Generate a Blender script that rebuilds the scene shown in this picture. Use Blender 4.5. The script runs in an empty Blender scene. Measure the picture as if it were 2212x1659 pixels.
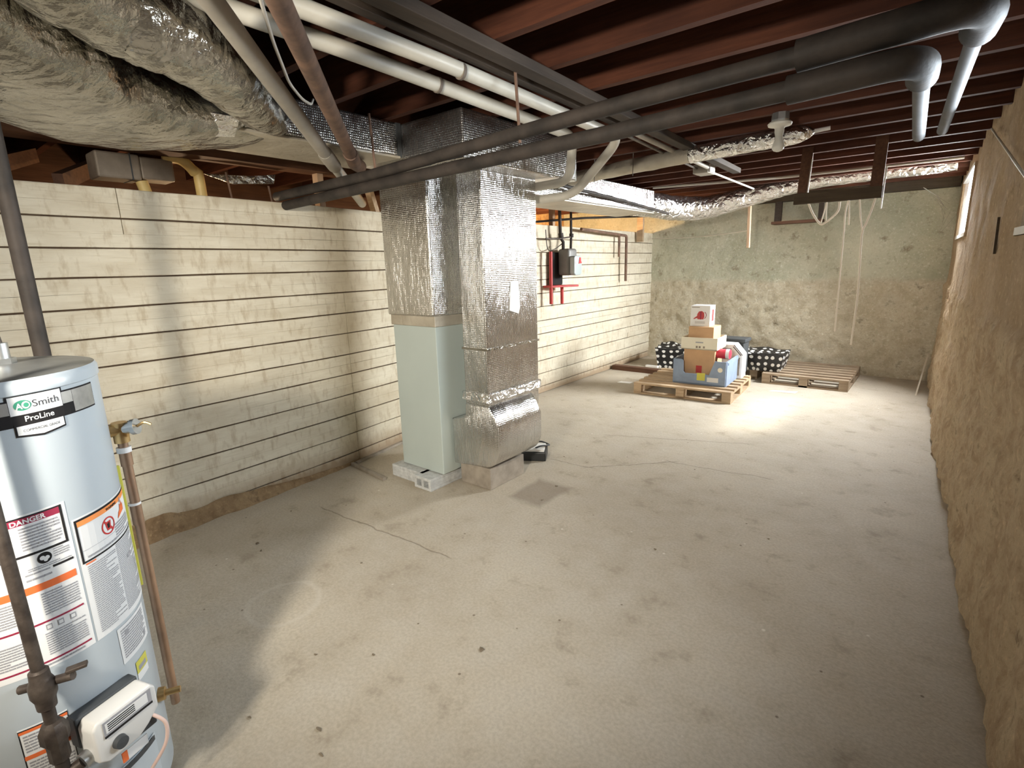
import bpy, bmesh, math, random
from mathutils import Vector, Matrix, noise
random.seed(7)
S = bpy.context.scene
COL = S.collection
pi = math.pi
R = math.radians
V = Vector

# ------------------------------------------------------------------ materials
def nd(nt, t, ins=None, **props):
    n = nt.nodes.new(t)
    for k, v in props.items(): setattr(n, k, v)
    for k, v in (ins or {}).items():
        s = n.inputs[k]
        if isinstance(v, bpy.types.NodeSocket): nt.links.new(v, s)
        elif hasattr(s.default_value, '__len__') and isinstance(v, (tuple, list)) and len(s.default_value) == 4 and len(v) == 3:
            s.default_value = (*v, 1)
        else: s.default_value = v
    return n
def newmat(name):
    m = bpy.data.materials.new(name); m.use_nodes = True
    nt = m.node_tree
    return m, nt, nt.nodes['Principled BSDF']
def math_(nt, op, a, b=0.0, c=None):
    n = nt.nodes.new('ShaderNodeMath'); n.operation = op
    for i, v in enumerate((a, b) if c is None else (a, b, c)):
        if isinstance(v, bpy.types.NodeSocket): nt.links.new(v, n.inputs[i])
        else: n.inputs[i].default_value = v
    return n.outputs[0]
def coords(nt, kind='Object', scale=(1, 1, 1)):
    tc = nt.nodes.new('ShaderNodeTexCoord')
    if scale == (1, 1, 1): return tc.outputs[kind]
    return nd(nt, 'ShaderNodeMapping', {'Vector': tc.outputs[kind], 'Scale': scale}).outputs[0]
def noise_(nt, vec, scale, detail=4.0, rough=.55, out=0):
    return nd(nt, 'ShaderNodeTexNoise', {'Vector': vec, 'Scale': scale, 'Detail': detail, 'Roughness': rough}).outputs[out]
def ramp(nt, fac, stops):
    n = nt.nodes.new('ShaderNodeValToRGB'); nt.links.new(fac, n.inputs[0])
    el = n.color_ramp.elements
    while len(el) < len(stops): el.new(.5)
    for e, (p, c) in zip(el, stops):
        e.position = p; e.color = (*c, 1) if len(c) == 3 else c
    return n.outputs[0]
def rng(nt, v, a, b, c=0.0, d=1.0):
    return nd(nt, 'ShaderNodeMapRange', {'Value': v, 'From Min': a, 'From Max': b, 'To Min': c, 'To Max': d}).outputs[0]
def mix(nt, f, a, b, blend='MIX'):
    n = nt.nodes.new('ShaderNodeMix'); n.data_type = 'RGBA'; n.blend_type = blend
    for i, v in ((0, f), (6, a), (7, b)):
        if isinstance(v, bpy.types.NodeSocket): nt.links.new(v, n.inputs[i])
        elif i == 0: n.inputs[0].default_value = v
        else: n.inputs[i].default_value = (*v, 1)
    return n.outputs[2]
def bump(nt, b, h, strength=.4, dist=.01):
    n = nd(nt, 'ShaderNodeBump', {'Height': h, 'Strength': strength, 'Distance': dist})
    nt.links.new(n.outputs[0], b.inputs['Normal'])
def simple(name, c, rough=.6, metal=0.0, var=0.0, vscale=6.0, c2=None, bs=0.0, bscale=40.0, spec=.5):
    m, nt, b = newmat(name)
    b.inputs['Roughness'].default_value = rough; b.inputs['Metallic'].default_value = metal
    b.inputs['Specular IOR Level'].default_value = spec
    b.inputs['Base Color'].default_value = (*c, 1)
    if var or c2:
        v = coords(nt)
        f = noise_(nt, v, vscale, 5)
        c2 = c2 or tuple(x * (1 - var) for x in c)
        nt.links.new(mix(nt, rng(nt, f, .35, .65), c, c2), b.inputs['Base Color'])
    if bs:
        bump(nt, b, noise_(nt, coords(nt), bscale, 4), bs, .004)
    return m
def wood(name, c1, c2, axis=0, rough=.75, scale=1.0):
    m, nt, b = newmat(name)
    sc = [14, 14, 14]; sc[axis] = .9
    v = coords(nt, 'Object', tuple(s * scale for s in sc))
    f = noise_(nt, v, 2.5, 6, .65)
    g = noise_(nt, coords(nt), 2.2, 3)
    col = mix(nt, rng(nt, f, .3, .7), c1, c2)
    col = mix(nt, rng(nt, g, .35, .7, 0, .55), col, tuple(x * .55 for x in c2))
    nt.links.new(col, b.inputs['Base Color']); b.inputs['Roughness'].default_value = rough
    b.inputs['Specular IOR Level'].default_value = .25
    bump(nt, b, f, .35, .004)
    return m

MT = {}
MT['joist'] = wood('joist_wood', (.115, .038, .018), (.055, .017, .009), 0)
MT['subfloor'] = wood('subfloor_wood', (.045, .02, .012), (.02, .009, .006), 1)
MT['timber'] = wood('brown_timber', (.16, .075, .04), (.08, .038, .022), 1)
MT['timber_x'] = wood('brown_timber_x', (.17, .085, .05), (.09, .045, .028), 0)
MT['greywood'] = wood('grey_furring', (.095, .072, .055), (.05, .037, .028), 1)
MT['palletwood'] = wood('pallet_wood', (.66, .50, .33), (.42, .29, .18), 0)
MT['palletdark'] = wood('weathered_pallet', (.47, .37, .26), (.29, .21, .14), 0)
MT['palepine'] = wood('pale_pine', (.62, .44, .30), (.48, .32, .20), 2)
MT['darkplank'] = wood('dark_plank', (.085, .06, .035), (.045, .03, .018), 0)
MT['osb'] = simple('osb', (.62, .36, .13), .8, c2=(.36, .17, .05), vscale=14)
MT['castiron'] = simple('black_pipe', (.030, .026, .023), .62, 0, c2=(.058, .047, .04), vscale=9, bs=.25, bscale=60, spec=.2)
MT['blackiron'] = simple('aged_gas_pipe', (.11, .088, .072), .5, .5, c2=(.055, .042, .035), vscale=25, bs=.3, bscale=70)
MT['pvc'] = simple('pvc', (.62, .585, .50), .42, var=.22, vscale=3)
MT['pvcgrey'] = simple('dusty_pvc', (.40, .36, .30), .6, var=.25, vscale=5)
MT['rust'] = simple('rusty_pipe', (.20, .115, .075), .75, .1, c2=(.11, .065, .045), vscale=12, bs=.3)
MT['greypipe'] = simple('grey_pipe', (.11, .11, .11), .65, 0, var=.3, vscale=10)
MT['copper'] = simple('copper', (.50, .33, .22), .42, .75, c2=(.33, .22, .15), vscale=8)
MT['brass'] = simple('brass', (.75, .52, .24), .35, .9, var=.3, vscale=20)
MT['zinc'] = simple('zinc', (.62, .64, .64), .35, .9, var=.25, vscale=15)
MT['enamel'] = simple('furnace_enamel', (.47, .53, .50), .38, 0, var=.05, vscale=2)
MT['tank'] = simple('tank_paint', (.53, .585, .62), .27, 0, var=.06, vscale=2)
MT['tanktop'] = simple('tank_top', (.40, .41, .40), .35, .5, var=.25, vscale=6)
MT['white'] = simple('white_label', (.76, .76, .75), .8, spec=.2)
MT['black'] = simple('black_print', (.022, .020, .020), .8, spec=.15)
MT['darkprint'] = simple('charcoal_print', (.06, .06, .07), .8, spec=.2)
MT['ink'] = simple('grey_print', (.33, .33, .35), .6)
MT['orange'] = simple('orange_print', (.80, .17, .045), .55)
MT['lightorange'] = simple('light_orange_print', (.88, .29, .07), .55)
MT['maroon'] = simple('maroon_print', (.30, .02, .055), .55)
MT['redprint'] = simple('red_print', (.55, .03, .03), .5)
MT['green'] = simple('logo_green', (.06, .30, .19), .8, spec=.2)
MT['silver'] = simple('brushed_label', (.50, .50, .48), .35, .6, var=.2, vscale=30)
MT['valvewhite'] = simple('valve_plastic', (.74, .73, .70), .4)
MT['darkgrey'] = simple('dark_plastic', (.055, .06, .065), .5)
MT['yellow'] = simple('yellow_tag', (.62, .58, .09), .5)
MT['yellowpipe'] = simple('yellow_pipe', (.80, .60, .24), .45, var=.15, vscale=8)
MT['pinkwire'] = simple('wire_pink', (.75, .55, .48), .5)
MT['redpaint'] = simple('red_paint', (.50, .035, .03), .5, var=.2, vscale=12)
MT['metergrey'] = simple('meter_grey', (.22, .215, .20), .5, .2, var=.15, vscale=9)
MT['meterface'] = simple('meter_face', (.42, .47, .47), .4, .1)
MT['cinder'] = simple('cinder_block', (.60, .61, .60), .9, var=.25, vscale=30, bs=.6, bscale=120)
MT['card'] = simple('cardboard', (.60, .37, .20), .75, var=.12, vscale=6)
MT['cardlight'] = simple('pale_cardboard', (.82, .77, .62), .6, var=.05, vscale=5)
MT['boxwhite'] = simple('white_carton', (.85, .84, .82), .45)
MT['blue'] = simple('blue_crate', (.26, .335, .46), .45, var=.15, vscale=9)
MT['red'] = simple('red_pack', (.62, .04, .07), .35)
MT['redbox'] = simple('kettle_red', (.52, .06, .06), .4)
MT['porcelain'] = simple('porcelain', (.80, .78, .70), .35)
MT['string'] = simple('cotton_string', (.82, .74, .62), .8)
MT['cable'] = simple('white_cable', (.70, .66, .58), .5)
MT['darkcable'] = simple('dusty_cable', (.16, .13, .105), .7, var=.3, vscale=20)
MT['debris'] = simple('debris', (.24, .19, .13), .9, var=.4, vscale=30)
MT['rubber'] = simple('black_rubber', (.02, .021, .022), .45)
MT['concretepad'] = simple('pad_strip', (.36, .31, .25), .85, var=.3, vscale=12)
MT['panel'] = simple('pale_panel', (.55, .48, .38), .6, var=.1)
MT['ductgrey'] = simple('dusty_duct', (.36, .30, .235), .6, .25, var=.3, vscale=8)

def bubblefoil():
    m, nt, b = newmat('bubble_foil')
    uv = coords(nt, 'UV')
    vo = nd(nt, 'ShaderNodeTexVoronoi', {'Vector': uv, 'Scale': 80.0, 'Randomness': .22}, voronoi_dimensions='2D')
    h1 = rng(nt, vo.outputs['Distance'], 0, .55, 1, 0)
    lo = noise_(nt, nd(nt, 'ShaderNodeMapping', {'Vector': uv, 'Scale': (9, 2.2, 1)}).outputs[0], 1.0, 4)
    hi = noise_(nt, nd(nt, 'ShaderNodeMapping', {'Vector': uv, 'Scale': (1, .35, 1)}).outputs[0], 30.0, 3)
    su = nd(nt, 'ShaderNodeSeparateXYZ', {0: uv}).outputs[0]
    col_ = math_(nt, 'SINE', math_(nt, 'MULTIPLY', su, 80.0 * 2 * pi))
    h = math_(nt, 'ADD', math_(nt, 'ADD', math_(nt, 'MULTIPLY', h1, .0011), math_(nt, 'MULTIPLY', col_, .0007)), math_(nt, 'ADD', math_(nt, 'MULTIPLY', lo, .022), math_(nt, 'MULTIPLY', hi, .0022)))
    bump(nt, b, h, .8, 1.0)
    c = mix(nt, rng(nt, noise_(nt, uv, 3.0, 4), .3, .7), (.80, .79, .77), (.60, .585, .55))
    nt.links.new(c, b.inputs['Base Color'])
    b.inputs['Metallic'].default_value = .96; b.inputs['Roughness'].default_value = .17
    return m
MT['foil'] = bubblefoil()
def crinkle(name, c1, c2, rough, k, metal=.9):
    m, nt, b = newmat(name)
    v = coords(nt)
    a = noise_(nt, v, 9.0, 5, .6); d = noise_(nt, v, 38.0, 3, .6)
    vo = nd(nt, 'ShaderNodeTexVoronoi', {'Vector': mix(nt, .12, v, nd(nt, 'ShaderNodeTexNoise', {'Vector': v, 'Scale': 7.0}).outputs[1]), 'Scale': 13.0}, feature='DISTANCE_TO_EDGE').outputs['Distance']
    h = math_(nt, 'ADD', math_(nt, 'MULTIPLY', a, .030 * k), math_(nt, 'ADD', math_(nt, 'MULTIPLY', d, .006 * k), math_(nt, 'MULTIPLY', rng(nt, vo, 0, .3), .008 * k)))
    bump(nt, b, h, .75, 1.0)
    nt.links.new(mix(nt, rng(nt, noise_(nt, v, 4.0, 4), .35, .65), c1, c2), b.inputs['Base Color'])
    b.inputs['Metallic'].default_value = metal; b.inputs['Roughness'].default_value = rough
    return m
MT['wrap'] = crinkle('wrap_foil', (.47, .45, .40), (.28, .26, .22), .20, .62, .92)
MT['wrapdull'] = crinkle('dull_wrap', (.60, .55, .46), (.46, .41, .33), .48, .35, .5)
MT['shinyfoil'] = crinkle('shiny_foil', (.97, .96, .95), (.86, .85, .83), .17, 1.7, .97)

def polka():
    m, nt, b = newmat('polka_dots')
    uv = coords(nt, 'UV')
    vo = nd(nt, 'ShaderNodeTexVoronoi', {'Vector': uv, 'Scale': 11.5, 'Randomness': .35}, voronoi_dimensions='2D').outputs['Distance']
    f = rng(nt, vo, .24, .28, 1, 0)
    nt.links.new(mix(nt, f, (.012, .012, .013), (.80, .79, .76)), b.inputs['Base Color'])
    b.inputs['Roughness'].default_value = .4
    bump(nt, b, noise_(nt, coords(nt), 18.0, 3), .5, .02)
    return m
MT['polka'] = polka()

def floor_mat():
    m, nt, b = newmat('floor_concrete')
    v = coords(nt)
    n1 = noise_(nt, v, 1.1, 6, .6); n2 = noise_(nt, v, 5.0, 6, .65); n3 = noise_(nt, v, 70.0, 3)
    c = mix(nt, rng(nt, n1, .35, .68), (.55, .485, .385), (.43, .37, .285))
    c = mix(nt, rng(nt, n2, .42, .72, 0, .65), c, (.56, .51, .43))
    c = mix(nt, rng(nt, n2, .30, .42, .5, 0), c, (.24, .19, .135))
    c = mix(nt, rng(nt, n3, .35, .65, 0, .28), c, (.24, .20, .15))
    # scattered small dark specks and pale chips
    vo = nd(nt, 'ShaderNodeTexVoronoi', {'Vector': v, 'Scale': 7.0}).outputs['Distance']
    c = mix(nt, rng(nt, vo, .03, .055, .75, 0), c, (.13, .095, .06))
    vo2 = nd(nt, 'ShaderNodeTexVoronoi', {'Vector': nd(nt, 'ShaderNodeMapping', {'Vector': v, 'Location': (3.3, 1.7, 0)}).outputs[0], 'Scale': 4.0}).outputs['Distance']
    c = mix(nt, rng(nt, vo2, .02, .04, .8, 0), c, (.72, .68, .60))
    # wandering coordinates for cracks and patches
    w = nd(nt, 'ShaderNodeTexNoise', {'Vector': v, 'Scale': 5.0, 'Detail': 4.0}).outputs[1]
    wv = nd(nt, 'ShaderNodeVectorMath', {0: v, 1: nd(nt, 'ShaderNodeVectorMath', {0: w, 1: (.09, .09, 0)}, operation='MULTIPLY').outputs[0]}, operation='ADD').outputs[0]
    sx = nd(nt, 'ShaderNodeSeparateXYZ', {0: wv})
    X, Y = sx.outputs[0], sx.outputs[1]
    off = .045
    crack = None
    for (ax, ay, bx, by) in ((-3.14, 1.77, -2.03, 1.83), (-2.36, 3.43, -2.05, 3.46), (-2.05, 3.46, -1.56, 3.95), (-1.56, 3.95, -.87, 4.03), (-2.3, 4.3, -1.2, 4.75)):
        ax += off; bx += off; ay += off; by += off
        L = math.hypot(bx - ax, by - ay); ux, uy = (bx - ax) / L, (by - ay) / L
        t = math_(nt, 'ADD', math_(nt, 'MULTIPLY', math_(nt, 'SUBTRACT', X, ax), ux), math_(nt, 'MULTIPLY', math_(nt, 'SUBTRACT', Y, ay), uy))
        d = math_(nt, 'ABSOLUTE', math_(nt, 'SUBTRACT', math_(nt, 'MULTIPLY', math_(nt, 'SUBTRACT', X, ax), uy), math_(nt, 'MULTIPLY', math_(nt, 'SUBTRACT', Y, ay), ux)))
        o = math_(nt, 'MAXIMUM', math_(nt, 'MULTIPLY', t, -1.0), math_(nt, 'SUBTRACT', t, L))
        d = math_(nt, 'MAXIMUM', d, math_(nt, 'MULTIPLY', o, .1))
        crack = d if crack is None else math_(nt, 'MINIMUM', crack, d)
    c = mix(nt, rng(nt, crack, .002, .007, .55, 0), c, (.14, .105, .07))
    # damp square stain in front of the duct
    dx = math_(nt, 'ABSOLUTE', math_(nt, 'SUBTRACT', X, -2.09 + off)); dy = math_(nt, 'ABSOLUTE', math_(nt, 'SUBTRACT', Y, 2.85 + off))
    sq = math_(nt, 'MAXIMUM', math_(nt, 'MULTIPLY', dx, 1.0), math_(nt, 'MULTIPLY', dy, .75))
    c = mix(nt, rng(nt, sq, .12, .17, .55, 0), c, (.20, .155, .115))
    # old ring mark
    rr = nd(nt, 'ShaderNodeVectorMath', {0: wv, 1: (-2.36 + off, 1.05 + off, 0)}, operation='DISTANCE').outputs['Value']
    ring = math_(nt, 'ABSOLUTE', math_(nt, 'SUBTRACT', rr, .17))
    c = mix(nt, rng(nt, ring, .004, .02, .4, 0), c, (.60, .55, .47))
    nt.links.new(c, b.inputs['Base Color'])
    b.inputs['Roughness'].default_value = .72; b.inputs['Specular IOR Level'].default_value = .35
    h = math_(nt, 'ADD', math_(nt, 'MULTIPLY', n2, .012), math_(nt, 'MULTIPLY', n3, .0015))
    h = math_(nt, 'ADD', h, math_(nt, 'MULTIPLY', rng(nt, crack, .002, .008), .004))
    bump(nt, b, h, .6, 1.0)
    return m
MT['floor'] = floor_mat()

def boards_mat():
    m, nt, b = newmat('limewashed_boards')
    v = coords(nt)
    n1 = noise_(nt, nd(nt, 'ShaderNodeMapping', {'Vector': v, 'Scale': (1, 1.2, 5)}).outputs[0], 2.2, 6, .6)
    n2 = noise_(nt, nd(nt, 'ShaderNodeMapping', {'Vector': v, 'Scale': (1, 7, 2.5)}).outputs[0], 3.2, 5, .6)
    n3 = noise_(nt, nd(nt, 'ShaderNodeMapping', {'Vector': v, 'Scale': (1, 1.5, 30)}).outputs[0], 4.0, 4)
    c = mix(nt, rng(nt, n1, .35, .7), (.74, .68, .545), (.62, .55, .42))
    c = mix(nt, rng(nt, n2, .52, .68, 0, .62), c, (.45, .36, .24))
    n4 = noise_(nt, v, 1.3, 5, .6)
    c = mix(nt, rng(nt, n4, .50, .68, 0, .4), c, (.50, .41, .28))
    c = mix(nt, rng(nt, n3, .55, .75, 0, .35), c, (.46, .37, .24))
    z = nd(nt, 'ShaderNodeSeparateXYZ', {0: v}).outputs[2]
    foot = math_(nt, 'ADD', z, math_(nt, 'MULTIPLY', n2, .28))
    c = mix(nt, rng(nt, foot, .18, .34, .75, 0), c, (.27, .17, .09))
    nt.links.new(c, b.inputs['Base Color'])
    b.inputs['Roughness'].default_value = .7; b.inputs['Specular IOR Level'].default_value = .25
    bump(nt, b, math_(nt, 'ADD', math_(nt, 'MULTIPLY', n3, .004), math_(nt, 'MULTIPLY', n2, .003)), .6, 1.0)
    return m
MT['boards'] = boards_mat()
MT['gap'] = simple('board_gap', (.07, .042, .022), .9)

def stone_mat(name, up1, up2, lo1, lo2, dark, ledge):
    m, nt, b = newmat(name)
    v = coords(nt)
    z = nd(nt, 'ShaderNodeSeparateXYZ', {0: v}).outputs[2]
    n1 = noise_(nt, v, 1.6, 6, .62); n2 = noise_(nt, v, 7.0, 6, .68); n3 = noise_(nt, v, 34.0, 4, .6)
    up = mix(nt, rng(nt, n1, .36, .64), up1, up2)
    lo = mix(nt, rng(nt, n2, .38, .62), lo1, lo2)
    f = rng(nt, math_(nt, 'ADD', z, math_(nt, 'MULTIPLY', n1, .12)), ledge + .02, ledge + .10)
    c = mix(nt, f, lo, up)
    c = mix(nt, rng(nt, n2, .28, .42, .85, 0), c, dark)
    c = mix(nt, rng(nt, n3, .56, .70, 0, .45), c, tuple(min(.75, x * 1.6) for x in up1))
    c = mix(nt, rng(nt, n3, .30, .42, .35, 0), c, dark)
    nt.links.new(c, b.inputs['Base Color'])
    b.inputs['Roughness'].default_value = .88; b.inputs['Specular IOR Level'].default_value = .2
    h = math_(nt, 'ADD', math_(nt, 'MULTIPLY', n2, .030), math_(nt, 'MULTIPLY', n3, .006))
    bump(nt, b, h, .8, 1.0)
    return m
MT['backstone'] = stone_mat('back_stone', (.55, .53, .41), (.40, .395, .29), (.57, .52, .40), (.45, .39, .28), (.22, .175, .115), 1.30)
MT['sidestone'] = stone_mat('side_stone', (.47, .355, .235), (.38, .275, .17), (.56, .445, .30), (.40, .29, .185), (.18, .12, .07), 1.25)
MT['footing'] = stone_mat('crumbly_footing', (.33, .23, .13), (.24, .15, .08), (.36, .25, .14), (.22, .14, .075), (.10, .06, .035), .2)

def glass():
    m, nt, b = newmat('dusty_glass')
    out = nt.nodes['Material Output']
    tr = nd(nt, 'ShaderNodeBsdfTransparent', {'Color': (.93, .95, .95)})
    tl = nd(nt, 'ShaderNodeBsdfTranslucent', {'Color': (.85, .87, .87)})
    mx = nd(nt, 'ShaderNodeMixShader', {0: .25, 1: tr.outputs[0], 2: tl.outputs[0]})
    nt.links.new(mx.outputs[0], out.inputs[0])
    return m
MT['glass'] = glass()
MT['webbing'] = simple('cobweb', (.32, .29, .24), .9)

# ------------------------------------------------------------------ mesh helpers
class MB:
    def __init__(s): s.v = []; s.f = []; s.m = []; s.uv = {}
    def add(s, vs, fs, mi=0, uvs=None):
        o = len(s.v); s.v += [V(p) for p in vs]
        for k, f in enumerate(fs):
            if uvs: s.uv[len(s.f)] = uvs[k]
            s.f.append([i + o for i in f]); s.m.append(mi)
    def box(s, a, b, mi=0, mat=None):
        (x0, y0, z0), (x1, y1, z1) = a, b
        vs = [(x0, y0, z0), (x1, y0, z0), (x1, y1, z0), (x0, y1, z0), (x0, y0, z1), (x1, y0, z1), (x1, y1, z1), (x0, y1, z1)]
        if mat: vs = [mat @ V(p) for p in vs]
        fs = [(0, 3, 2, 1), (4, 5, 6, 7), (0, 1, 5, 4), (1, 2, 6, 5), (2, 3, 7, 6), (3, 0, 4, 7)]
        dx, dy, dz = abs(x1 - x0), abs(y1 - y0), abs(z1 - z0)
        uv = [[(0, 0), (0, dy), (dx, dy), (dx, 0)], [(0, 0), (dx, 0), (dx, dy), (0, dy)]] + [[(0, 0), (w, 0), (w, dz), (0, dz)] for w in (dx, dy, dx, dy)]
        o = random.random() * 3
        uv = [[(p + o, q + o * .7) for p, q in f] for f in uv]
        s.add(vs, fs, mi, uv); return s
    def beam(s, p, q, w, h, mi=0, up=(0, 0, 1)):
        p, q = V(p), V(q); d = q - p; L = d.length; d.normalize()
        u = V(up)
        if abs(d.dot(u)) > .98: u = V((0, 1, 0))
        sx = d.cross(u).normalized(); uu = sx.cross(d)
        M = Matrix((( sx.x, d.x, uu.x, p.x), (sx.y, d.y, uu.y, p.y), (sx.z, d.z, uu.z, p.z), (0, 0, 0, 1)))
        return s.box((-w / 2, 0, -h / 2), (w / 2, L, h / 2), mi, M)
    def tube(s, path, r, seg=12, mi=0, caps=True, wob=None):
        path = [V(p) for p in path]; n = len(path)
        rs = r if isinstance(r, (list, tuple)) else [r] * n
        d0 = (path[1] - path[0]).normalized()
        a = V((0, 0, 1)) if abs(d0.z) < .9 else V((1, 0, 0))
        u = d0.cross(a).normalized(); rings = []; vs = []
        run = 0
        for i in range(n):
            d = ((path[min(i + 1, n - 1)] - path[max(i - 1, 0)])).normalized()
            u = (u - d * u.dot(d)).normalized(); w = d.cross(u)
            for k in range(seg):
                t = 2 * pi * k / seg
                o = (u * math.cos(t) + w * math.sin(t)) * rs[i]
                if wob: o *= wob(path[i] + o, i, t)
                vs.append(path[i] + o)
        fs = []; uvs = []
        Ls = [0]
        for i in range(1, n): Ls.append(Ls[-1] + (path[i] - path[i - 1]).length)
        for i in range(n - 1):
            c = 2 * pi * rs[i] / seg
            for k in range(seg):
                k2 = (k + 1) % seg
                fs.append((i * seg + k, i * seg + k2, (i + 1) * seg + k2, (i + 1) * seg + k))
                uvs.append([(k * c, Ls[i]), ((k + 1) * c, Ls[i]), ((k + 1) * c, Ls[i + 1]), (k * c, Ls[i + 1])])
        if caps:
            fs.append(tuple(range(seg))[::-1]); uvs.append([(0, 0)] * seg)
            fs.append(tuple((n - 1) * seg + k for k in range(seg))); uvs.append([(0, 0)] * seg)
        s.add(vs, fs, mi, uvs); return s
    def cyl(s, p, q, r, seg=16, mi=0): return s.tube([p, q], r, seg, mi)
    def lathe(s, prof, c=(0, 0, 0), seg=32, mi=0, M=None):
        vs = []; n = len(prof)
        for r, z in prof:
            for k in range(seg):
                t = 2 * pi * k / seg
                p = V((r * math.cos(t), r * math.sin(t), z))
                vs.append((M @ p if M else p) + V(c))
        fs = [(i * seg + k, i * seg + (k + 1) % seg, (i + 1) * seg + (k + 1) % seg, (i + 1) * seg + k) for i in range(n - 1) for k in range(seg)]
        s.add(vs, fs, mi); return s
    def prism(s, pts, z0, z1, M=None, mi=0):
        n = len(pts)
        vs = [V((x, y, z0)) for x, y in pts] + [V((x, y, z1)) for x, y in pts]
        if M: vs = [M @ p for p in vs]
        fs = [tuple(range(n))[::-1], tuple(range(n, 2 * n))] + [(i, (i + 1) % n, n + (i + 1) % n, n + i) for i in range(n)]
        s.add(vs, fs, mi); return s
    def build(s, name, mats, parent=None, smooth=None, bevel=0, bseg=2):
        me = bpy.data.meshes.new(name)
        me.from_pydata([tuple(p) for p in s.v], [], s.f)
        if not isinstance(mats, (list, tuple)): mats = [mats]
        for m in mats: me.materials.append(m if not isinstance(m, str) else MT[m])
        me.polygons.foreach_set('material_index', s.m)
        if s.uv:
            ul = me.uv_layers.new(name='UVMap')
            for p in me.polygons:
                u = s.uv.get(p.index)
                if u:
                    for li, c in zip(p.loop_indices, u): ul.data[li].uv = c
        bm = bmesh.new(); bm.from_mesh(me)
        bmesh.ops.recalc_face_normals(bm, faces=bm.faces)
        if bevel:
            es = [e for e in bm.edges if len(e.link_faces) == 2 and e.calc_face_angle(0) > .5]
            bmesh.ops.bevel(bm, geom=es, offset=bevel, segments=bseg, profile=.5, affect='EDGES', clamp_overlap=True)
        bm.to_mesh(me); bm.free()
        if smooth is not None:
            for p in me.polygons: p.use_smooth = True
            me.set_sharp_from_angle(angle=R(smooth))
        o = bpy.data.objects.new(name, me); COL.objects.link(o)
        if parent is not None: attach(o, parent)
        return o
def world_of(o):
    m = Matrix.LocRotScale(o.location, o.rotation_euler, o.scale)
    return m if o.parent is None else world_of(o.parent) @ o.matrix_parent_inverse @ m
def attach(o, p):
    o.parent = p; o.matrix_parent_inverse = world_of(p).inverted()
def tag(o, label=None, cat=None, group=None, kind=None):
    for k, v in (('label', label), ('category', cat), ('group', group), ('kind', kind)):
        if v: o[k] = v
    return o
def thing(name, label, cat, loc, group=None):
    o = bpy.data.objects.new(name, None); COL.objects.link(o)
    o.location = loc; o.empty_display_size = .1
    return tag(o, label, cat, group)
def struct(name, mb, mats, **k):
    return tag(mb.build(name, mats, **k), kind='structure')
def bez(pts, n=8):
    """Catmull-Rom through points."""
    P = [V(p) for p in pts]; out = []
    for i in range(len(P) - 1):
        p0 = P[max(i - 1, 0)]; p1 = P[i]; p2 = P[i + 1]; p3 = P[min(i + 2, len(P) - 1)]
        for k in range(n):
            t = k / n
            out.append(.5 * ((2 * p1) + (p2 - p0) * t + (2 * p0 - 5 * p1 + 4 * p2 - p3) * t * t + (3 * p1 - p0 - 3 * p2 + p3) * t ** 3))
    return out + [P[-1]]
def rounded(pts, r, n=6):
    """Polyline with rounded corners."""
    P = [V(p) for p in pts]; out = [P[0]]
    for i in range(1, len(P) - 1):
        a, b, c = P[i - 1], P[i], P[i + 1]
        d1 = (a - b); d2 = (c - b)
        rr = min(r, d1.length * .49, d2.length * .49)
        s = b + d1.normalized() * rr; e = b + d2.normalized() * rr
        for k in range(n + 1):
            t = k / n; out.append(s * (1 - t) ** 2 + b * 2 * t * (1 - t) + e * t * t)
    return out + [P[-1]]
def interp(tab, x):
    if x <= tab[0][0]: return tab[0][1]
    for (a, p), (b, q) in zip(tab, tab[1:]):
        if x <= b: return p + (q - p) * (x - a) / (b - a)
    return tab[-1][1]
def textmesh(body, size, font_off=0.0, shear=0.0, spacing=1.0):
    cu = bpy.data.curves.new('t', 'FONT'); cu.body = body; cu.size = size; cu.offset = font_off; cu.shear = shear; cu.space_character = spacing
    o = bpy.data.objects.new('t', cu); COL.objects.link(o)
    dg = bpy.context.evaluated_depsgraph_get(); me = o.evaluated_get(dg).to_mesh()
    vs = [tuple(v.co) for v in me.vertices]; fs = [tuple(p.vertices) for p in me.polygons]
    o.evaluated_get(dg).to_mesh_clear()
    bpy.data.objects.remove(o); bpy.data.curves.remove(cu)
    return vs, fs

# ------------------------------------------------------------------ camera
YAW, PIT, ROL, FPX, H = R(-39.253), R(-12.636), R(-1.531), 1130.5, 1.6
fw = V((math.sin(YAW) * math.cos(PIT), math.cos(YAW) * math.cos(PIT), math.sin(PIT)))
r0 = V((math.cos(YAW), -math.sin(YAW), 0)); u0 = r0.cross(fw)
rt = r0 * math.cos(ROL) + u0 * math.sin(ROL); up = -r0 * math.sin(ROL) + u0 * math.cos(ROL)
cd = bpy.data.cameras.new('camera'); cam = bpy.data.objects.new('camera', cd); COL.objects.link(cam)
cd.sensor_fit = 'HORIZONTAL'; cd.sensor_width = 36; cd.lens = 36 * FPX / 2212; cd.clip_start = .02
cam.matrix_world = Matrix(((rt.x, up.x, -fw.x, 0), (rt.y, up.y, -fw.y, 0), (rt.z, up.z, -fw.z, H), (0, 0, 0, 1)))
S.camera = cam

def pray(x, y): return rt * ((x - 1106) / FPX) - up * ((y - 829.5) / FPX) + fw
def pz(x, y, z):       # world point at height z on the sight line through a photo point
    d = pray(x, y); return V((0, 0, H)) + d * ((z - H) / d.z)
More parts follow.
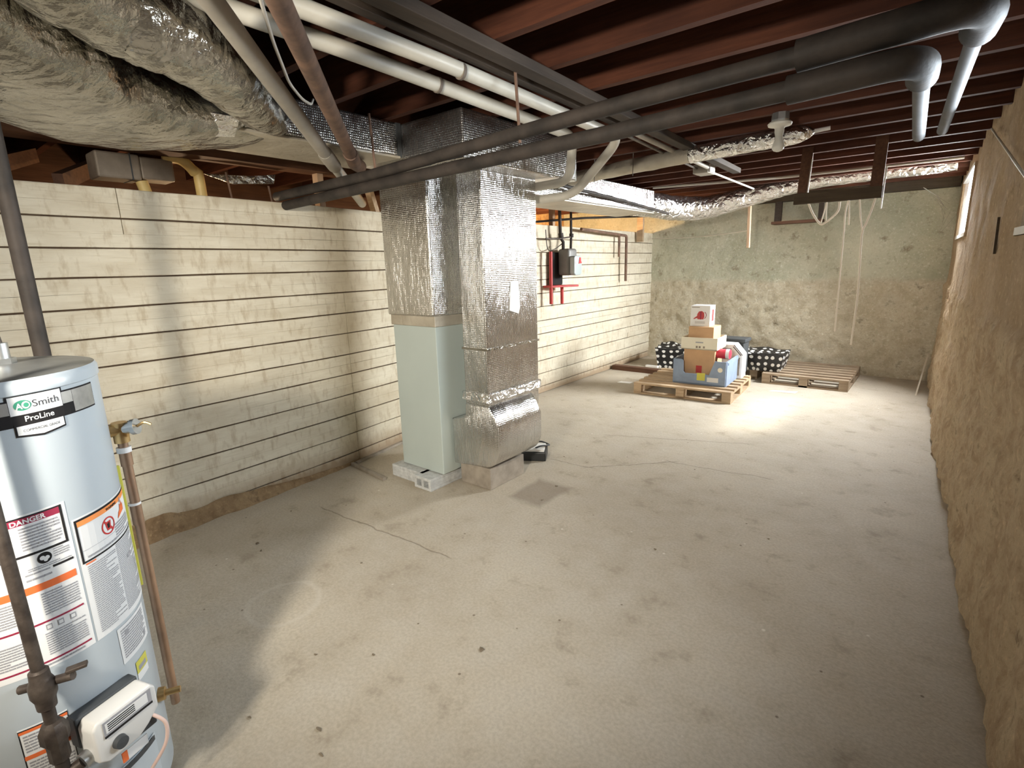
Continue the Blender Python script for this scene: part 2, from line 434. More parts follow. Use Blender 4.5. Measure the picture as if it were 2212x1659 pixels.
# ------------------------------------------------------------------ setting
ZJ = 2.48
YN, YB = -3.0, 8.62
mb = MB(); mb.box((-6.2, YN - .1, -.1), (.9, YB + .3, 0)); struct('floor', mb, 'floor')
mb = MB(); mb.box((-6.2, YN, ZJ + .235), (.40, YB + .05, ZJ + .26))
struct('ceiling', mb, 'subfloor')
def joist(y, x0=-5.9, x1=.30):
    mb = MB(); mb.box((x0, y - .045, ZJ), (x1, y, ZJ + .236))
    return struct('ceiling_joist', mb, 'joist')
k = -11
while 1.82 + .398 * k < 8.5:
    y = 1.82 + .398 * k
    joist(y)
    k += 1

LW = [(-3.2, -3.52), (.87, -3.65), (1.4, -3.665), (2.2, -3.715), (3.0, -3.815), (5.3, -3.85), (8.8, -3.90)]
lwx = lambda y: interp(LW, y)
ZT = 2.088
def left_wall():
    mb = MB()
    ys = [YN + i * .25 for i in range(int((YB - YN) / .25) + 1)] + [YB + .02]
    # dark backing behind the boards
    pts = [(lwx(y), y) for y in ys]
    for (xa, ya), (xb, yb) in zip(pts, pts[1:]):
        mb.add([(xa - .012, ya, 0), (xb - .012, yb, 0), (xb - .012, yb, ZT - .02), (xa - .012, ya, ZT - .02),
                (xa - .06, ya, 0), (xb - .06, yb, 0), (xb - .06, yb, ZT - .02), (xa - .06, ya, ZT - .02)],
               [(0, 1, 2, 3), (5, 4, 7, 6), (3, 2, 6, 7)], 1)
    seams = []; z = ZT; i = 0
    hs = []
    while z > .0:
        h = .0835 + random.uniform(-.006, .006)
        hs.append((max(z - h, 0.0), z)); z -= h
    off0 = 0
    for i, (za, zb) in enumerate(hs):
        strong = (i % 2 == 1)
        glo, ghi = (.0075, .0006) if strong else (.0006, .0075); llo, lhi = (1.0, .1) if strong else (.1, 1.0)
        cuts = [YN, YB]
        if zb < 1.50: cuts.append(2.475)
        if i < 3: cuts.append(1.02)
        for _ in range(2): cuts.append(random.uniform(-1, 8.2)) if random.random() < .12 else None
        cuts = sorted(cuts)
        for a, b in zip(cuts, cuts[1:]):
            off = random.uniform(-.002, .003) if strong else off0; tl = random.uniform(-.002, .003); off0 = off
            yy = [a + .002] + [y for y in ys if a + .01 < y < b - .01] + [b - .002]
            g2 = ghi * .5
            n = len(yy); vs = []
            for j, y in enumerate(yy):
                w = .0022 * noise.noise((y * 1.7, i * 3.1, 0)) ; w2 = .003 * noise.noise((y * 4.3, i * 1.3, 5))
                x = lwx(y) + off
                lo, hi = za + glo * .5 + (w2 if strong else w), zb - g2 + (w if strong else w2)
                vs += [(x - .018, y, lo), (x + tl * llo, y, lo + .002 * llo), (x + (tl + .0015) * llo, y, lo + .006), (x, y, hi - .004 * lhi), (x - .003 * lhi, y, hi), (x - .018, y, hi)]
            fs = []
            for j in range(n - 1):
                for q in range(5): fs.append((j * 6 + q, j * 6 + q + 1, (j + 1) * 6 + q + 1, (j + 1) * 6 + q))
            fs += [tuple(range(6)), tuple((n - 1) * 6 + q for q in range(6))[::-1]]
            mb.add(vs, fs, 0)
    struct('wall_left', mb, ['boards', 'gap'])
left_wall()

# crumbling footing along the board wall
mb = MB()
ys = [-.4 + i * .04 for i in range(73)]
prof = [(0, .13), (.018, .12), (.035, .07), (.045, .02), (.06, 0)]
vs = []
for y in ys:
    fade = max(.12, min(1, (2.48 - y) / 1.5))
    for j, (dx, z) in enumerate(prof):
        nn = noise.fractal((y * 5, z * 9, 1.3), 1, 2, 4)
        vs.append((lwx(y) - .012 + (dx + .022 * nn + .012) * (.55 + .45 * fade), y, max(0, z * fade * (1 + .25 * nn))))
fs = [(i * 5 + j, i * 5 + j + 1, (i + 1) * 5 + j + 1, (i + 1) * 5 + j) for i in range(len(ys) - 1) for j in range(4)]
mb.add(vs, fs); struct('baseboard_left', mb, 'footing', smooth=60)

RW = [(-3.2, .52), (0, .45), (2.36, .335), (3.2, .27), (4.4, .205), (5.2, .15), (6.0, .12), (7.8, .065), (8.8, .035)]
rwx = lambda y: interp(RW, y)
W1 = (6.40, 7.92, 1.76, 2.40); W2 = (2.16, 3.56, 1.68, 2.32)
def stone_h(a, z, seed, ledge):
    n = noise.fractal((a * 1.3, z * 1.3, seed), 1, 2, 3) * .012
    f = max(0, min(1, (ledge - z + .05 * noise.noise((a * 2.5, seed, 0)) + .02 * noise.noise((a * 9, seed, 3))) / .04))
    st = noise.fractal((a * 3.1, z * 3.6, seed + 4), .85, 2.1, 6) * .028
    rg = (1 - abs(noise.fractal((a * 4.2, z * 5.5, seed + 2), .9, 2, 4))) ** 3 * .022
    pit = min(0, noise.fractal((a * 7, z * 8, seed + 9), .9, 2, 4) + .38) * .07
    return n + f * (.006 + st + rg * .6 + pit + .03 * max(0, (.9 - z))) + (1 - f) * noise.fractal((a * 6, z * 6, seed), .9, 2, 5) * .007
def right_wall():
    mb = MB(); st = .04
    ny = int((YB - YN) / st) + 1; nz = int(2.76 / st) + 1
    inwin = lambda y, z: any(a < y < b and c < z < d for a, b, c, d in (W1, W2))
    vs = []
    for i in range(ny + 1):
        y = YN + i * st
        for j in range(nz):
            z = j * st
            hgt = stone_h(y, z, 2.7, 1.28)
            if hgt > 0 and y < 1.2: hgt *= .5
            vs.append((rwx(y) - hgt, y, z))
    fs = []
    for i in range(ny):
        for j in range(nz - 1):
            y = YN + (i + .5) * st; z = (j + .5) * st
            if not inwin(y, z): fs.append((i * nz + j, (i + 1) * nz + j, (i + 1) * nz + j + 1, i * nz + j + 1))
    mb.add(vs, fs)
    for a, b, c, d in (W1, W2):     # masonry reveals round the openings
        for (y0, z0), (y1, z1) in (((a, c), (b, c)), ((b, c), (b, d)), ((b, d), (a, d)), ((a, d), (a, c))):
            mb.add([(rwx(y0) - .01, y0, z0), (rwx(y1) - .01, y1, z1), (rwx(y1) + .16, y1, z1), (rwx(y0) + .16, y0, z0)], [(0, 1, 2, 3)])
    struct('wall_right', mb, 'sidestone', smooth=60)
right_wall()
def back_wall():
    mb = MB(); st = .035
    x0, x1 = -6.1, .30
    nx = int((x1 - x0) / st) + 1; nz = int(2.76 / st) + 1
    vs = [(x0 + i * st, YB - stone_h(x0 + i * st, j * st, 6.1, 1.33), j * st) for i in range(nx + 1) for j in range(nz)]
    fs = [(i * nz + j, (i + 1) * nz + j, (i + 1) * nz + j + 1, i * nz + j + 1) for i in range(nx) for j in range(nz - 1)]
    mb.add(vs, fs); struct('wall_back', mb, 'backstone', smooth=60)
back_wall()
mb = MB(); mb.box((-6.2, YN - .1, 0), (.9, YN, 2.75)); struct('wall_near', mb, 'sidestone')
mb = MB(); mb.box((-5.75, YN, 0), (-5.7, YB, 2.74)); struct('wall_outer', mb, 'timber')
mb = MB(); mb.box((-5.70, 5.0, 2.0), (-5.68, YB, ZJ + .2)); struct('trim_3', mb, 'osb')
# sill timber on top of the back wall
mb = MB(); mb.box((-3.7, YB - .16, 2.40), (.03, YB + .02, ZJ + .23)); struct('trim_1', mb, 'darkplank')
# girder carried above the board wall
mb = MB(); mb.box((-3.97, YN + .05, 2.345), (-3.79, 4.7, ZJ - .001)); struct('trim_2', mb, 'timber')

def window(n, w):
    a, b, c, d = w
    root = tag(bpy.data.objects.new('window_%d' % n, None), kind='structure'); COL.objects.link(root)
    root.location = (rwx(a), a, c)
    e = -.014
    M = MB()
    A, B = V((rwx(a) + e, a + .004, 0)), V((rwx(b) + e, b - .004, 0))
    z0, z1 = c + .004, d - .004
    for za, zb in ((z0, z0 + .035), (z1 - .035, z1)):
        M.add([A + V((0, 0, za)), B + V((0, 0, za)), B + V((.04, 0, za)), A + V((.04, 0, za)), A + V((0, 0, zb)), B + V((0, 0, zb)), B + V((.04, 0, zb)), A + V((.04, 0, zb))],
              [(0, 1, 2, 3), (4, 5, 6, 7), (0, 1, 5, 4), (1, 2, 6, 5), (2, 3, 7, 6), (3, 0, 4, 7)])
    M.build('frame', 'boxwhite', root)
    G = MB(); A2, B2 = A + V((.02, 0, 0)), B + V((.02, 0, 0))
    G.add([A2 + V((0, 0, z0)), B2 + V((0, 0, z0)), B2 + V((0, 0, z1)), A2 + V((0, 0, z1))], [(0, 1, 2, 3)])
    G.build('pane', 'glass', root)
window(1, W1); window(2, W2)
mb = MB()  # unseen walls added outside the near window to block its sun
mb.box((.95, 1.3, 1.2), (1.05, 4.9, 3.6)); mb.box((.42, 4.80, 1.2), (.95, 4.9, 3.6)); mb.box((.42, 1.3, 1.2), (.95, 1.4, 3.6)); mb.box((.42, 1.4, 1.2), (.95, 4.8, 1.3))
struct('sun_blocker', mb, 'cinder')

# ------------------------------------------------------------------ furnace and ducts
fur = thing('furnace', 'tall grey enamel furnace cabinet on concrete blocks with foil wrapped plenum', 'furnace', (-2.95, 2.85, 0))
mb = MB(); mb.box((-3.18, 2.50, .1), (-2.72, 3.30, 1.20)); mb.build('cabinet', 'enamel', fur, bevel=.006)
mb = MB(); mb.box((-3.19, 2.49, 1.20), (-2.71, 3.31, 1.275)); mb.build('collar', 'wrapdull', fur, bevel=.004)
mb = MB(); mb.box((-3.20, 2.475, 1.275), (-2.705, 3.32, 2.285)); o = mb.build('plenum', 'foil', fur, bevel=.01); o['label'] = 'silver bubble foil plenum'
mb = MB(); mb.box((-2.716, 2.86, 1.02), (-2.706, 2.96, 1.13)); mb.box((-2.706, 2.89, 1.05), (-2.70, 2.93, 1.07)); mb.build('switch_plate', 'darkgrey', fur)
mb = MB(); mb.box((-2.719, 2.62, .50), (-2.60, 3.25, .513)); mb.build('filter_flap', 'darkgrey', fur)
# blocks
def block(x, y, rz, label):
    mb = MB(); L, W, h = .36, .18, .095
    # two-cell block lying on its side: shell with holes through x
    mb.box((-L / 2, -W / 2, 0), (L / 2, W / 2, .022)); mb.box((-L / 2, -W / 2, h - .022), (L / 2, W / 2, h))
    for yy in (-W / 2, -.013, W / 2 - .026): mb.box((-L / 2, yy, .022), (L / 2, yy + .026, h - .022))
    o = mb.build('concrete_block', 'cinder', bevel=.004)
    o.location = (x, y, 0); o.rotation_euler = (0, 0, rz)
    return tag(o, label, 'block', 'concrete blocks under the furnace')
block(-3.06, 2.52, 0, 'pale hollow concrete block under the left front corner of furnace')
block(-2.83, 2.56, pi / 2, 'pale hollow concrete block under the right front corner of furnace')

ret = thing('return_duct', 'bubble foil wrapped return duct dropping from ceiling beside the furnace', 'duct', (-2.45, 2.9, 0))
mb = MB(); mb.box((-2.715, 2.30, 2.20), (-2.19, 3.50, 2.475)); mb.build('ceiling_trunk', 'foil', ret, bevel=.01)
mb = MB(); mb.box((-2.57, 2.61, .55), (-2.345, 3.20, 2.21)); mb.build('drop', 'foil', ret, bevel=.012)
def elbow():
    mb = MB()
    y0, y1 = 2.595, 3.10
    xr, xl = -2.25, -2.70
    prof = [(-2.56, .66), (-2.335, .66), (-2.29, .60), (xr, .52), (xr, .40)]
    for k in range(1, 9):
        t = k / 8 * pi / 2
        prof.append((xr - .16 + .16 * math.cos(t), .36 - .16 * math.sin(t)))
    prof += [(xl, .17), (xl, .52), (-2.60, .54), (-2.565, .57)]
    n = len(prof)
    M = Matrix(((1, 0, 0, 0), (0, 0, 1, 0), (0, 1, 0, 0), (0, 0, 0, 1)))
    vs = [(x, y0, z) for x, z in prof] + [(x, y1, z) for x, z in prof]
    L = [0]
    for i in range(1, n + 1):
        a, b = prof[i - 1], prof[i % n]; L.append(L[-1] + math.hypot(a[0] - b[0], a[1] - b[1]))
    fs = [tuple(range(n)), tuple(range(2 * n - 1, n - 1, -1))]
    uv = [[(x, z) for x, z in prof], [(x + 1, z) for x, z in prof][::-1]]
    for i in range(n):
        fs.append((i, (i + 1) % n, n + (i + 1) % n, n + i)); uv.append([(0, L[i]), (0, L[i + 1]), (.5, L[i + 1]), (.5, L[i])])
    mb.add(vs, fs, 0, uv)
    mb.build('elbow', 'foil', ret, bevel=.012, smooth=50)
elbow()
mb = MB(); mb.box((-2.585, 2.597, .68), (-2.331, 3.212, .745)); mb.build('tape_band', 'shinyfoil', ret, bevel=.004)
mb = MB(); mb.box((-2.575, 2.604, 1.045), (-2.340, 3.206, 1.06)); mb.build('seam_tape', 'wrap', ret)
mb = MB(); mb.prism([(0, .0), (.10, -.03), (.12, .02), (.10, .20), (.02, .20)], 0, .004, Matrix.Translation((-2.343, 2.86, 1.30)) @ Matrix(((0, 0, 1, 0), (1, 0, 0, 0), (0, 1, 0, 0), (0, 0, 0, 1))))
o = mb.build('paper_tag', 'boxwhite', ret); o['label'] = 'white paper tag'
# boards / boot that carries the elbow
mb = MB(); mb.box((-2.70, 2.66, 0), (-2.40, 3.06, .165)); tag(mb.build('support_block', 'concretepad', bevel=.006), 'low grey support block beneath the rounded end of return duct', 'block')

# supply trunk near side with insulation wrap
trunk = thing('supply_trunk', 'foil insulated supply trunk running from furnace plenum towards top left corner', 'duct', (-2.95, 1.2, 2.3))
mb = MB(); mb.box((-3.19, 1.20, 2.287), (-2.715, 2.47, 2.478)); mb.build('trunk_section', ['foil'], trunk, bevel=.01)
mb = MB(); mb.box((-3.20, 1.30, 2.272), (-2.705, 2.28, 2.287)); mb.build('underside', 'wrapdull', trunk, bevel=.004)
mb = MB(); mb.box((-2.722, 2.262, 2.28), (-2.706, 2.296, 2.476)); mb.build('end_flange', 'darkgrey', trunk)
def blanket():
    mb = MB(); seg = 52; vs = []
    pts = bez([(-2.955, 1.46, 2.37), (-2.94, 1.18, 2.35), (-2.82, .86, 2.32), (-2.56, .56, 2.31), (-2.20, .24, 2.31), (-1.75, -.15, 2.31)], 11); n = len(pts)
    for i, p in enumerate(pts):
        t = i / (n - 1)
        d = (pts[min(i + 1, n - 1)] - pts[max(i - 1, 0)]).normalized(); sd = V((d.y, -d.x, 0)).normalized()
        w = .25 + .05 * min(1, t * 3); hh = .105 + .05 * min(1, t * 3.5)
        for k in range(seg):
            a = 2 * pi * k / seg; ca, sa = math.cos(a), math.sin(a)
            o = sd * (w * math.copysign(abs(ca) ** .7, ca)) + V((0, 0, hh * math.copysign(abs(sa) ** .75, sa)))
            q = p + o
            o *= 1 + .10 * noise.fractal((q.x * 3.5, q.y * 3.5, q.z * 3.5), 1, 2, 3) + .05 * abs(noise.noise((q.y * 9, q.x * 7, q.z * 7)))
            q = p + o; q.z = min(q.z, 2.476); vs.append(q)
    fs = [(i * seg + k, i * seg + (k + 1) % seg, (i + 1) * seg + (k + 1) % seg, (i + 1) * seg + k) for i in range(n - 1) for k in range(seg)]
    fs += [tuple(range(seg)), tuple((n - 1) * seg + k for k in range(seg))]
    mb.add(vs, fs); mb.build('insulation_blanket', 'wrap', trunk, smooth=70)
    fl = MB(); fl.add([(-2.62, 1.02, 2.30), (-2.60, 1.26, 2.30), (-2.70, 1.27, 2.235), (-2.76, 1.08, 2.22), (-2.64, 1.13, 2.262), (-2.63, 1.02, 2.31), (-2.61, 1.26, 2.31), (-2.71, 1.27, 2.245), (-2.77, 1.08, 2.23), (-2.63, 1.13, 2.274)],
        [(0, 1, 4), (1, 2, 4), (2, 3, 4), (3, 0, 4), (5, 9, 6), (6, 9, 7), (7, 9, 8), (8, 9, 5), (0, 5, 6, 1), (1, 6, 7, 2), (2, 7, 8, 3), (3, 8, 5, 0)]); fl.build('foil_flap', 'shinyfoil', trunk)
    for y in (1.00, .88):
        m2 = MB(); x0 = -2.92 if y > .9 else -2.86
        m2.tube(bez([(x0 + .26, y - .10, 2.27), (x0 + .10, y - .03, 2.20), (x0 - .05, y, 2.195), (x0 - .22, y + .06, 2.22)], 5), .004, 6)
        m2.build('tie_wire', 'darkcable', trunk)
blanket()
def flexduct(name, label, path, r, mat, amp=.05, rings=1, group=None, fine=26.0):
    pts = bez(path, 14)
    def wob(p, i, t):
        return 1 + amp * noise.fractal((p.x * 6, p.y * 6, p.z * 6), 1, 2, 3) + amp * .6 * noise.noise((p.x * fine, p.y * fine, p.z * fine)) + rings * .012 * math.sin(i * 2.4)
    if isinstance(r, (list, tuple)):
        m = len(pts); rs = [interp([(j / (len(r) - 1), q) for j, q in enumerate(r)], i / (m - 1)) for i in range(m)]
    else: rs = r
    mb = MB(); mb.tube(pts, rs, 36, wob=wob)
    return tag(mb.build(name, mat, smooth=70), label, 'duct', group)
flexduct('flexible_duct', 'fat crinkled silver flexible duct sweeping down from ceiling into supply trunk',
         [(-1.25, -.05, 2.36), pz(170, -40, 2.345), pz(290, 25, 2.34), pz(400, 85, 2.335), pz(480, 150, 2.33), pz(535, 212, 2.335), pz(580, 250, 2.345), pz(606, 268, 2.355)], [.125, .125, .128, .125, .115, .105, .085, .05], 'wrap', .10)

# trunk on the far side of the furnace
far = thing('far_trunk', 'foil wrapped supply trunk beyond the furnace running to back wall', 'duct', (-3.0, 4.9, 2.2))
mb = MB(); mb.box((-3.29, 3.34, 2.19), (-2.80, 6.2, 2.44)); mb.build('trunk_section', 'foil', far, bevel=.012)
mb = MB(); mb.box((-3.30, 3.36, 2.176), (-2.79, 6.19, 2.19)); mb.build('underside', 'wrapdull', far, bevel=.004)
mb = MB(); mb.tube(bez([(-3.02, 6.1, 2.315), (-2.98, 6.45, 2.315), (-2.92, 6.8, 2.30)], 6), [.155] * 6 + [.15] * 7, 28, wob=lambda p, i, t: 1 + .05 * noise.noise((p.x * 9, p.y * 9, p.z * 9))); mb.build('end_collar', 'shinyfoil', far, smooth=70)
flexduct('flexible_duct', 'silver flexible duct crossing the ceiling in front of back wall to the window',
         [(-2.95, 6.6, 2.31), (-2.78, 6.95, 2.28), (-2.45, 7.13, 2.29), (-1.9, 7.2, 2.39), (-1.3, 7.2, 2.470), (-.6, 7.2, 2.485), (-.02, 7.2, 2.495)], [.15, .155, .14, .115, .08, .072, .07], 'shinyfoil', .10, 1)
fd = thing('branch_duct', 'slim silver branch duct tapering to a white tip beneath the lampholder', 'duct', (-1.8, 4.2, 2.4))
mb = MB(); pts = bez([(-2.78, 4.35, 2.37), (-2.2, 4.26, 2.385), (-1.62, 4.22, 2.40)], 10)
mb.tube(pts, .058, 24, wob=lambda p, i, t: 1 + .08 * noise.noise((p.x * 14, p.y * 14, p.z * 14))); mb.build('rigid_section', 'wrapdull', fd, smooth=70)
mb = MB(); pts = bez([(-1.62, 4.22, 2.40), (-1.2, 4.22, 2.415), (-.88, 4.24, 2.43), (-.79, 4.25, 2.435)], 12)
mb.tube(pts, [.06] * 22 + [.062 - .0035 * i for i in range(len(pts) - 22)], 24, wob=lambda p, i, t: 1 + .10 * noise.noise((p.x * 17, p.y * 17, p.z * 17))); mb.build('foil_sleeve', 'shinyfoil', fd, smooth=70)
mb = MB(); mb.cyl((-.80, 4.25, 2.435), (-.70, 4.26, 2.442), .013, 12); mb.build('tip', 'boxwhite', fd, smooth=40)
for x, y in ((-2.45, 4.27), (-2.08, 4.25)): mb = MB(); mb.cyl((x, y - .07, 2.30), (x, y - .07, ZJ - .003), .003, 6); mb.build('hanger_wire', 'darkcable', fd)

# ------------------------------------------------------------------ pipes under the joists
def pipe_thing(name, label, cat, path, r, mat, seg=16, group=None, bend=.06):
    mb = MB(); mb.tube(rounded(path, bend), r, seg)
    return tag(mb.build(name, mat, smooth=50), label, cat, group)
dp = thing('drain_pipe', 'upper of two black iron pipes crossing the room under joists', 'pipe', (-1.8, 2.0, 2.17), 'black pipes crossing the room')
mb = MB(); mb.tube([(-3.74, 2.0, 2.125), (-2.65, 2.0, 2.137), (-1.14, 2.0, 2.200), (-.42, 2.0, 2.222)], .031, 18); mb.build('pipe_run', 'castiron', dp, smooth=50)
mb = MB(); mb.tube(rounded([(-.44, 2.0, 2.222), (.015, 2.0, 2.245), (-.005, 2.22, 2.245)], .13, 8), .047, 20); mb.build('insulated_bend', 'castiron', dp, smooth=50)
mb = MB(); mb.tube([(-.005, 2.18, 2.245), (-.095, 3.72, 2.235)], .024, 16); o = mb.build('tail_pipe', 'greypipe', dp, smooth=50); o['label'] = 'grey tail pipe'
for x in (-1.55, -2.60): mb = MB(); mb.cyl((x, 2.0, 2.14), (x - .02, 2.0, ZJ - .02), .007, 8); mb.build('hanger_rod', 'rust', dp)
dp2 = thing('drain_pipe', 'lower of two black iron pipes crossing the room under joists', 'pipe', (-1.8, 2.0, 2.09), 'black pipes crossing the room')
mb = MB(); mb.tube([(-3.685, 2.03, 2.063), (-2.66, 2.0, 2.078), (-1.09, 2.0, 2.107), (-.45, 2.0, 2.128)], .031, 18); mb.build('pipe_run', 'castiron', dp2, smooth=50)
mb = MB(); mb.tube(rounded([(-.46, 2.0, 2.128), (-.115, 2.0, 2.140), (-.125, 2.2, 2.140)], .11, 8), .043, 20); mb.build('insulated_bend', 'castiron', dp2, smooth=50)
mb = MB(); mb.tube([(-.124, 2.16, 2.14), (-.165, 3.20, 2.135)], .024, 16); o = mb.build('tail_pipe', 'greypipe', dp2, smooth=50); o['label'] = 'grey tail pipe'

def pvc(name, label, path, bands, bend):
    t = thing(name, label, 'pipe', path[0], 'white vent pipes along the ceiling')
    mb = MB(); mb.tube(rounded(path, bend, 8), .0305, 20); mb.build('pipe_run', 'pvc', t, smooth=50)
    for y, x in bands:
        b = MB(); b.cyl((x, y, 2.40), (x + .001, y + .014, 2.40), .033, 20); b.build('strap', 'darkcable', t, smooth=50)
    return t
pvc('vent_pipe', 'right-hand white plastic vent pipe along ceiling bending down behind return duct',
    [(-1.665, -1.0, 2.42), (-1.665, 1.7, 2.405), (-1.735, 3.30, 2.395), (-2.12, 3.345, 2.085), (-2.71, 3.345, 2.085)], [(1.75, -1.667)], .12)
pvc('vent_pipe', 'left-hand white plastic vent pipe along ceiling bending down behind return duct',
    [(-1.83, -1.0, 2.42), (-1.835, 1.34, 2.405), (-1.93, 3.04, 2.395), (-2.07, 3.21, 2.16), (-2.71, 3.245, 2.15)], [(1.80, -1.86)], .10)
# grey drain sloping to the board wall
t = thing('waste_pipe', 'dusty grey sloping waste pipe from ceiling down to the board wall', 'pipe', (-2.6, 1.6, 2.3))
A, B = V((-1.209, .353, 2.372)), V((-3.66, 2.66, 2.12))
P_ = lambda s: A.lerp(B, s)
mb = MB(); mb.tube([A - (B - A) * .25, P_(.60)], .033, 20); mb.build('pipe_run', 'pvcgrey', t, smooth=50)
mb = MB(); mb.tube([P_(.59), P_(.60), P_(.67), P_(.68)], [.035, .040, .040, .034], 20); mb.build('coupling', 'pvcgrey', t, smooth=50)
mb = MB(); mb.tube([P_(.67), B], .032, 20); mb.build('lower_run', 'pvc', t, smooth=50)
# brown pipe next to it
t = thing('soil_pipe', 'rusty brown sloping soil pipe ending in an elbow at the black pipes', 'pipe', (-2.6, 1.7, 2.3))
A, B = V((-1.078, .521, 2.33)), V((-2.80, 2.0, 2.235))
mb = MB(); mb.tube([A - (B - A) * .35, B], .034, 20); mb.build('pipe_run', 'rust', t, smooth=50)
mb = MB(); mb.tube(bez([A.lerp(B, .92), B, B + V((-.06, .05, .0)), B + V((-.12, .13, .0))], 5), .040, 20); mb.build('elbow', 'rust', t, smooth=50)
pipe_thing('thin_cable', 'thin white cable hanging along the grey sloping waste pipe', 'cable', [pz(560, -10, 2.36), pz(590, 90, 2.355), pz(625, 180, 2.345), pz(652, 214, 2.335), pz(672, 226, 2.36), pz(676, 215, 2.44)], .006, 'cable', 8)
# furring strip and wires
mb = MB(); mb.beam((-1.40, -1.0, 2.452), (-1.69, 5.62, 2.452), .075, .045); tag(mb.build('furring_strip', 'greywood', bevel=.004), 'long grey brown wooden strip nailed lengthwise under the joists', 'strip')
mb = MB(); mb.beam((-1.52, -1.0, 2.458), (-1.70, 3.2, 2.458), .045, .035); tag(mb.build('furring_strip', 'greywood', bevel=.003), 'narrow grey wooden strip under joists beside the white vent pipe', 'strip')
jb = thing('ceiling_junction_box', 'small pale junction box hanging at the end of ceiling conduit', 'box', (-1.84, 5.2, 2.42))
mb = MB(); mb.box((-1.93, 5.10, 2.395), (-1.79, 5.30, 2.475)); mb.build('box_body', 'pvcgrey', jb, bevel=.006)
mb = MB(); mb.box((-1.79, 5.12, 2.40), (-1.775, 5.24, 2.47)); mb.build('cover', 'boxwhite', jb, bevel=.002)
pipe_thing('conduit', 'grey conduit beside the long ceiling strip leading to the junction box', 'conduit', [(-1.70, 3.2, 2.45), (-1.80, 5.12, 2.44)], .018, 'pvcgrey', 12)
pipe_thing('thin_cable', 'dark dusty cable slung under joists left of the conduit', 'cable', [(-1.74, 3.3, 2.43), (-1.83, 4.2, 2.44), (-1.90, 5.15, 2.44)], .010, 'darkcable', 8)
pipe_thing('thin_cable', 'pale cable leaving the junction box towards the back wall', 'cable', [(-1.85, 5.29, 2.435), (-1.885, 6.95, 2.43)], .010, 'cable', 8)
# cross pipe low under far joists
pipe_thing('water_pipe', 'thin pale water pipe running across under the farthest joists', 'pipe', [(-2.75, 6.05, 2.452), (-1.5, 6.5, 2.462), (.02, 6.55, 2.462)], .014, 'pvcgrey', 10)
pipe_thing('gas_branch_pipe', 'thin dark pipe running beneath the far supply trunk', 'pipe', [(-2.62, 3.6, 2.275), (-2.72, 5.2, 2.25), (-2.745, 6.5, 2.19)], .016, 'castiron', 10)
pipe_thing('gas_branch_pipe', 'thin dark pipe crossing above the gas meter to the back corner', 'pipe', [(-4.1, 5.3, 2.12), (-3.55, 5.85, 2.165), (-3.05, 6.9, 2.21)], .014, 'castiron', 10)

# ------------------------------------------------------------------ lampholder
lf = thing('lampholder', 'white porcelain ceiling lampholder with bare bulb hanging under a joist', 'lamp', (-.90, 3.78, 2.35))
mb = MB(); mb.lathe([(0, 2.48), (.05, 2.48), (.052, 2.44), (.045, 2.425), (0, 2.425)], (-.90, 3.79, 0), 8); mb.build('ceiling_box', 'zinc', lf)
mb = MB(); mb.lathe([(0, 2.43), (.060, 2.43), (.070, 2.42), (.066, 2.408), (.034, 2.400), (.028, 2.392), (0, 2.392)], (-.90, 3.79, 0), 28); mb.build('base', 'porcelain', lf, smooth=40)
mb = MB(); mb.lathe([(.027, 2.395), (.027, 2.372), (.022, 2.352), (.021, 2.34), (.026, 2.318), (.035, 2.292), (.035, 2.277), (.026, 2.264), (.010, 2.258), (0, 2.257)], (-.90, 3.79, 0), 28); mb.build('bulb', 'porcelain', lf, smooth=60)

# ------------------------------------------------------------------ water heater
HC = V((-1.914, .13, 0)); HR = .27
wh = thing('water_heater', 'large grey water heater tank with warning labels beside the board wall', 'water heater', (HC.x, HC.y, 0))
mb = MB(); mb.lathe([(0, .012), (.245, .012), (.262, .02), (HR, .04), (HR, 1.335), (HR + .004, 1.338), (HR + .004, 1.362), (HR - .002, 1.372)], HC, 96); mb.build('tank', 'tank', wh, smooth=40)
mb = MB(); mb.lathe([(HR - .002, 1.372), (HR - .012, 1.370), (HR - .03, 1.376), (.12, 1.386), (0, 1.388)], HC, 72); mb.build('top_cover', 'tanktop', wh, smooth=50)
for k in range(3): mb = MB(); mb.lathe([(0, .02), (.018, .02), (.018, 0), (0, 0)], HC + V((.2 * math.cos(k * 2.1), .2 * math.sin(k * 2.1), 0)), 12); mb.build('foot', 'darkgrey', wh)
def hp(th, z, dr=0.0):
    a = R(th); return V((HC.x + (HR + dr) * math.cos(a), HC.y + (HR + dr) * math.sin(a), z))
def patch(mb, t0, t1, z0, z1, mi=0, dr=.0008, z0b=None, z1b=None):
    n = max(1, int(abs(t1 - t0) / 4) + 1); vs = []
    for i in range(n + 1):
        s = i / n; t = t0 + (t1 - t0) * s
        a = z0 if z0b is None else z0 + (z0b - z0) * s; b = z1 if z1b is None else z1 + (z1b - z1) * s
        vs += [hp(t, a, dr), hp(t, b, dr)]
    mb.add(vs, [(2 * i, 2 * i + 2, 2 * i + 3, 2 * i + 1) for i in range(n)], mi)
def poly(mb, pts, mi, dr):        # (theta, z) polygon
    mb.add([hp(t, z, dr) for t, z in pts], [tuple(range(len(pts)))], mi)
def lett(mb, body, t0, z0, size, mi, dr, width=None, **k):
    vs, fs = textmesh(body, size, **k)
    w = max(v[0] for v in vs) - min(v[0] for v in vs); x0 = min(v[0] for v in vs)
    sx = 1 if width is None else (R(width) * HR) / w
    mb.add([hp(t0 + math.degrees((x - x0) * sx / HR), z0 + y, dr) for x, y, _ in vs], fs, mi)
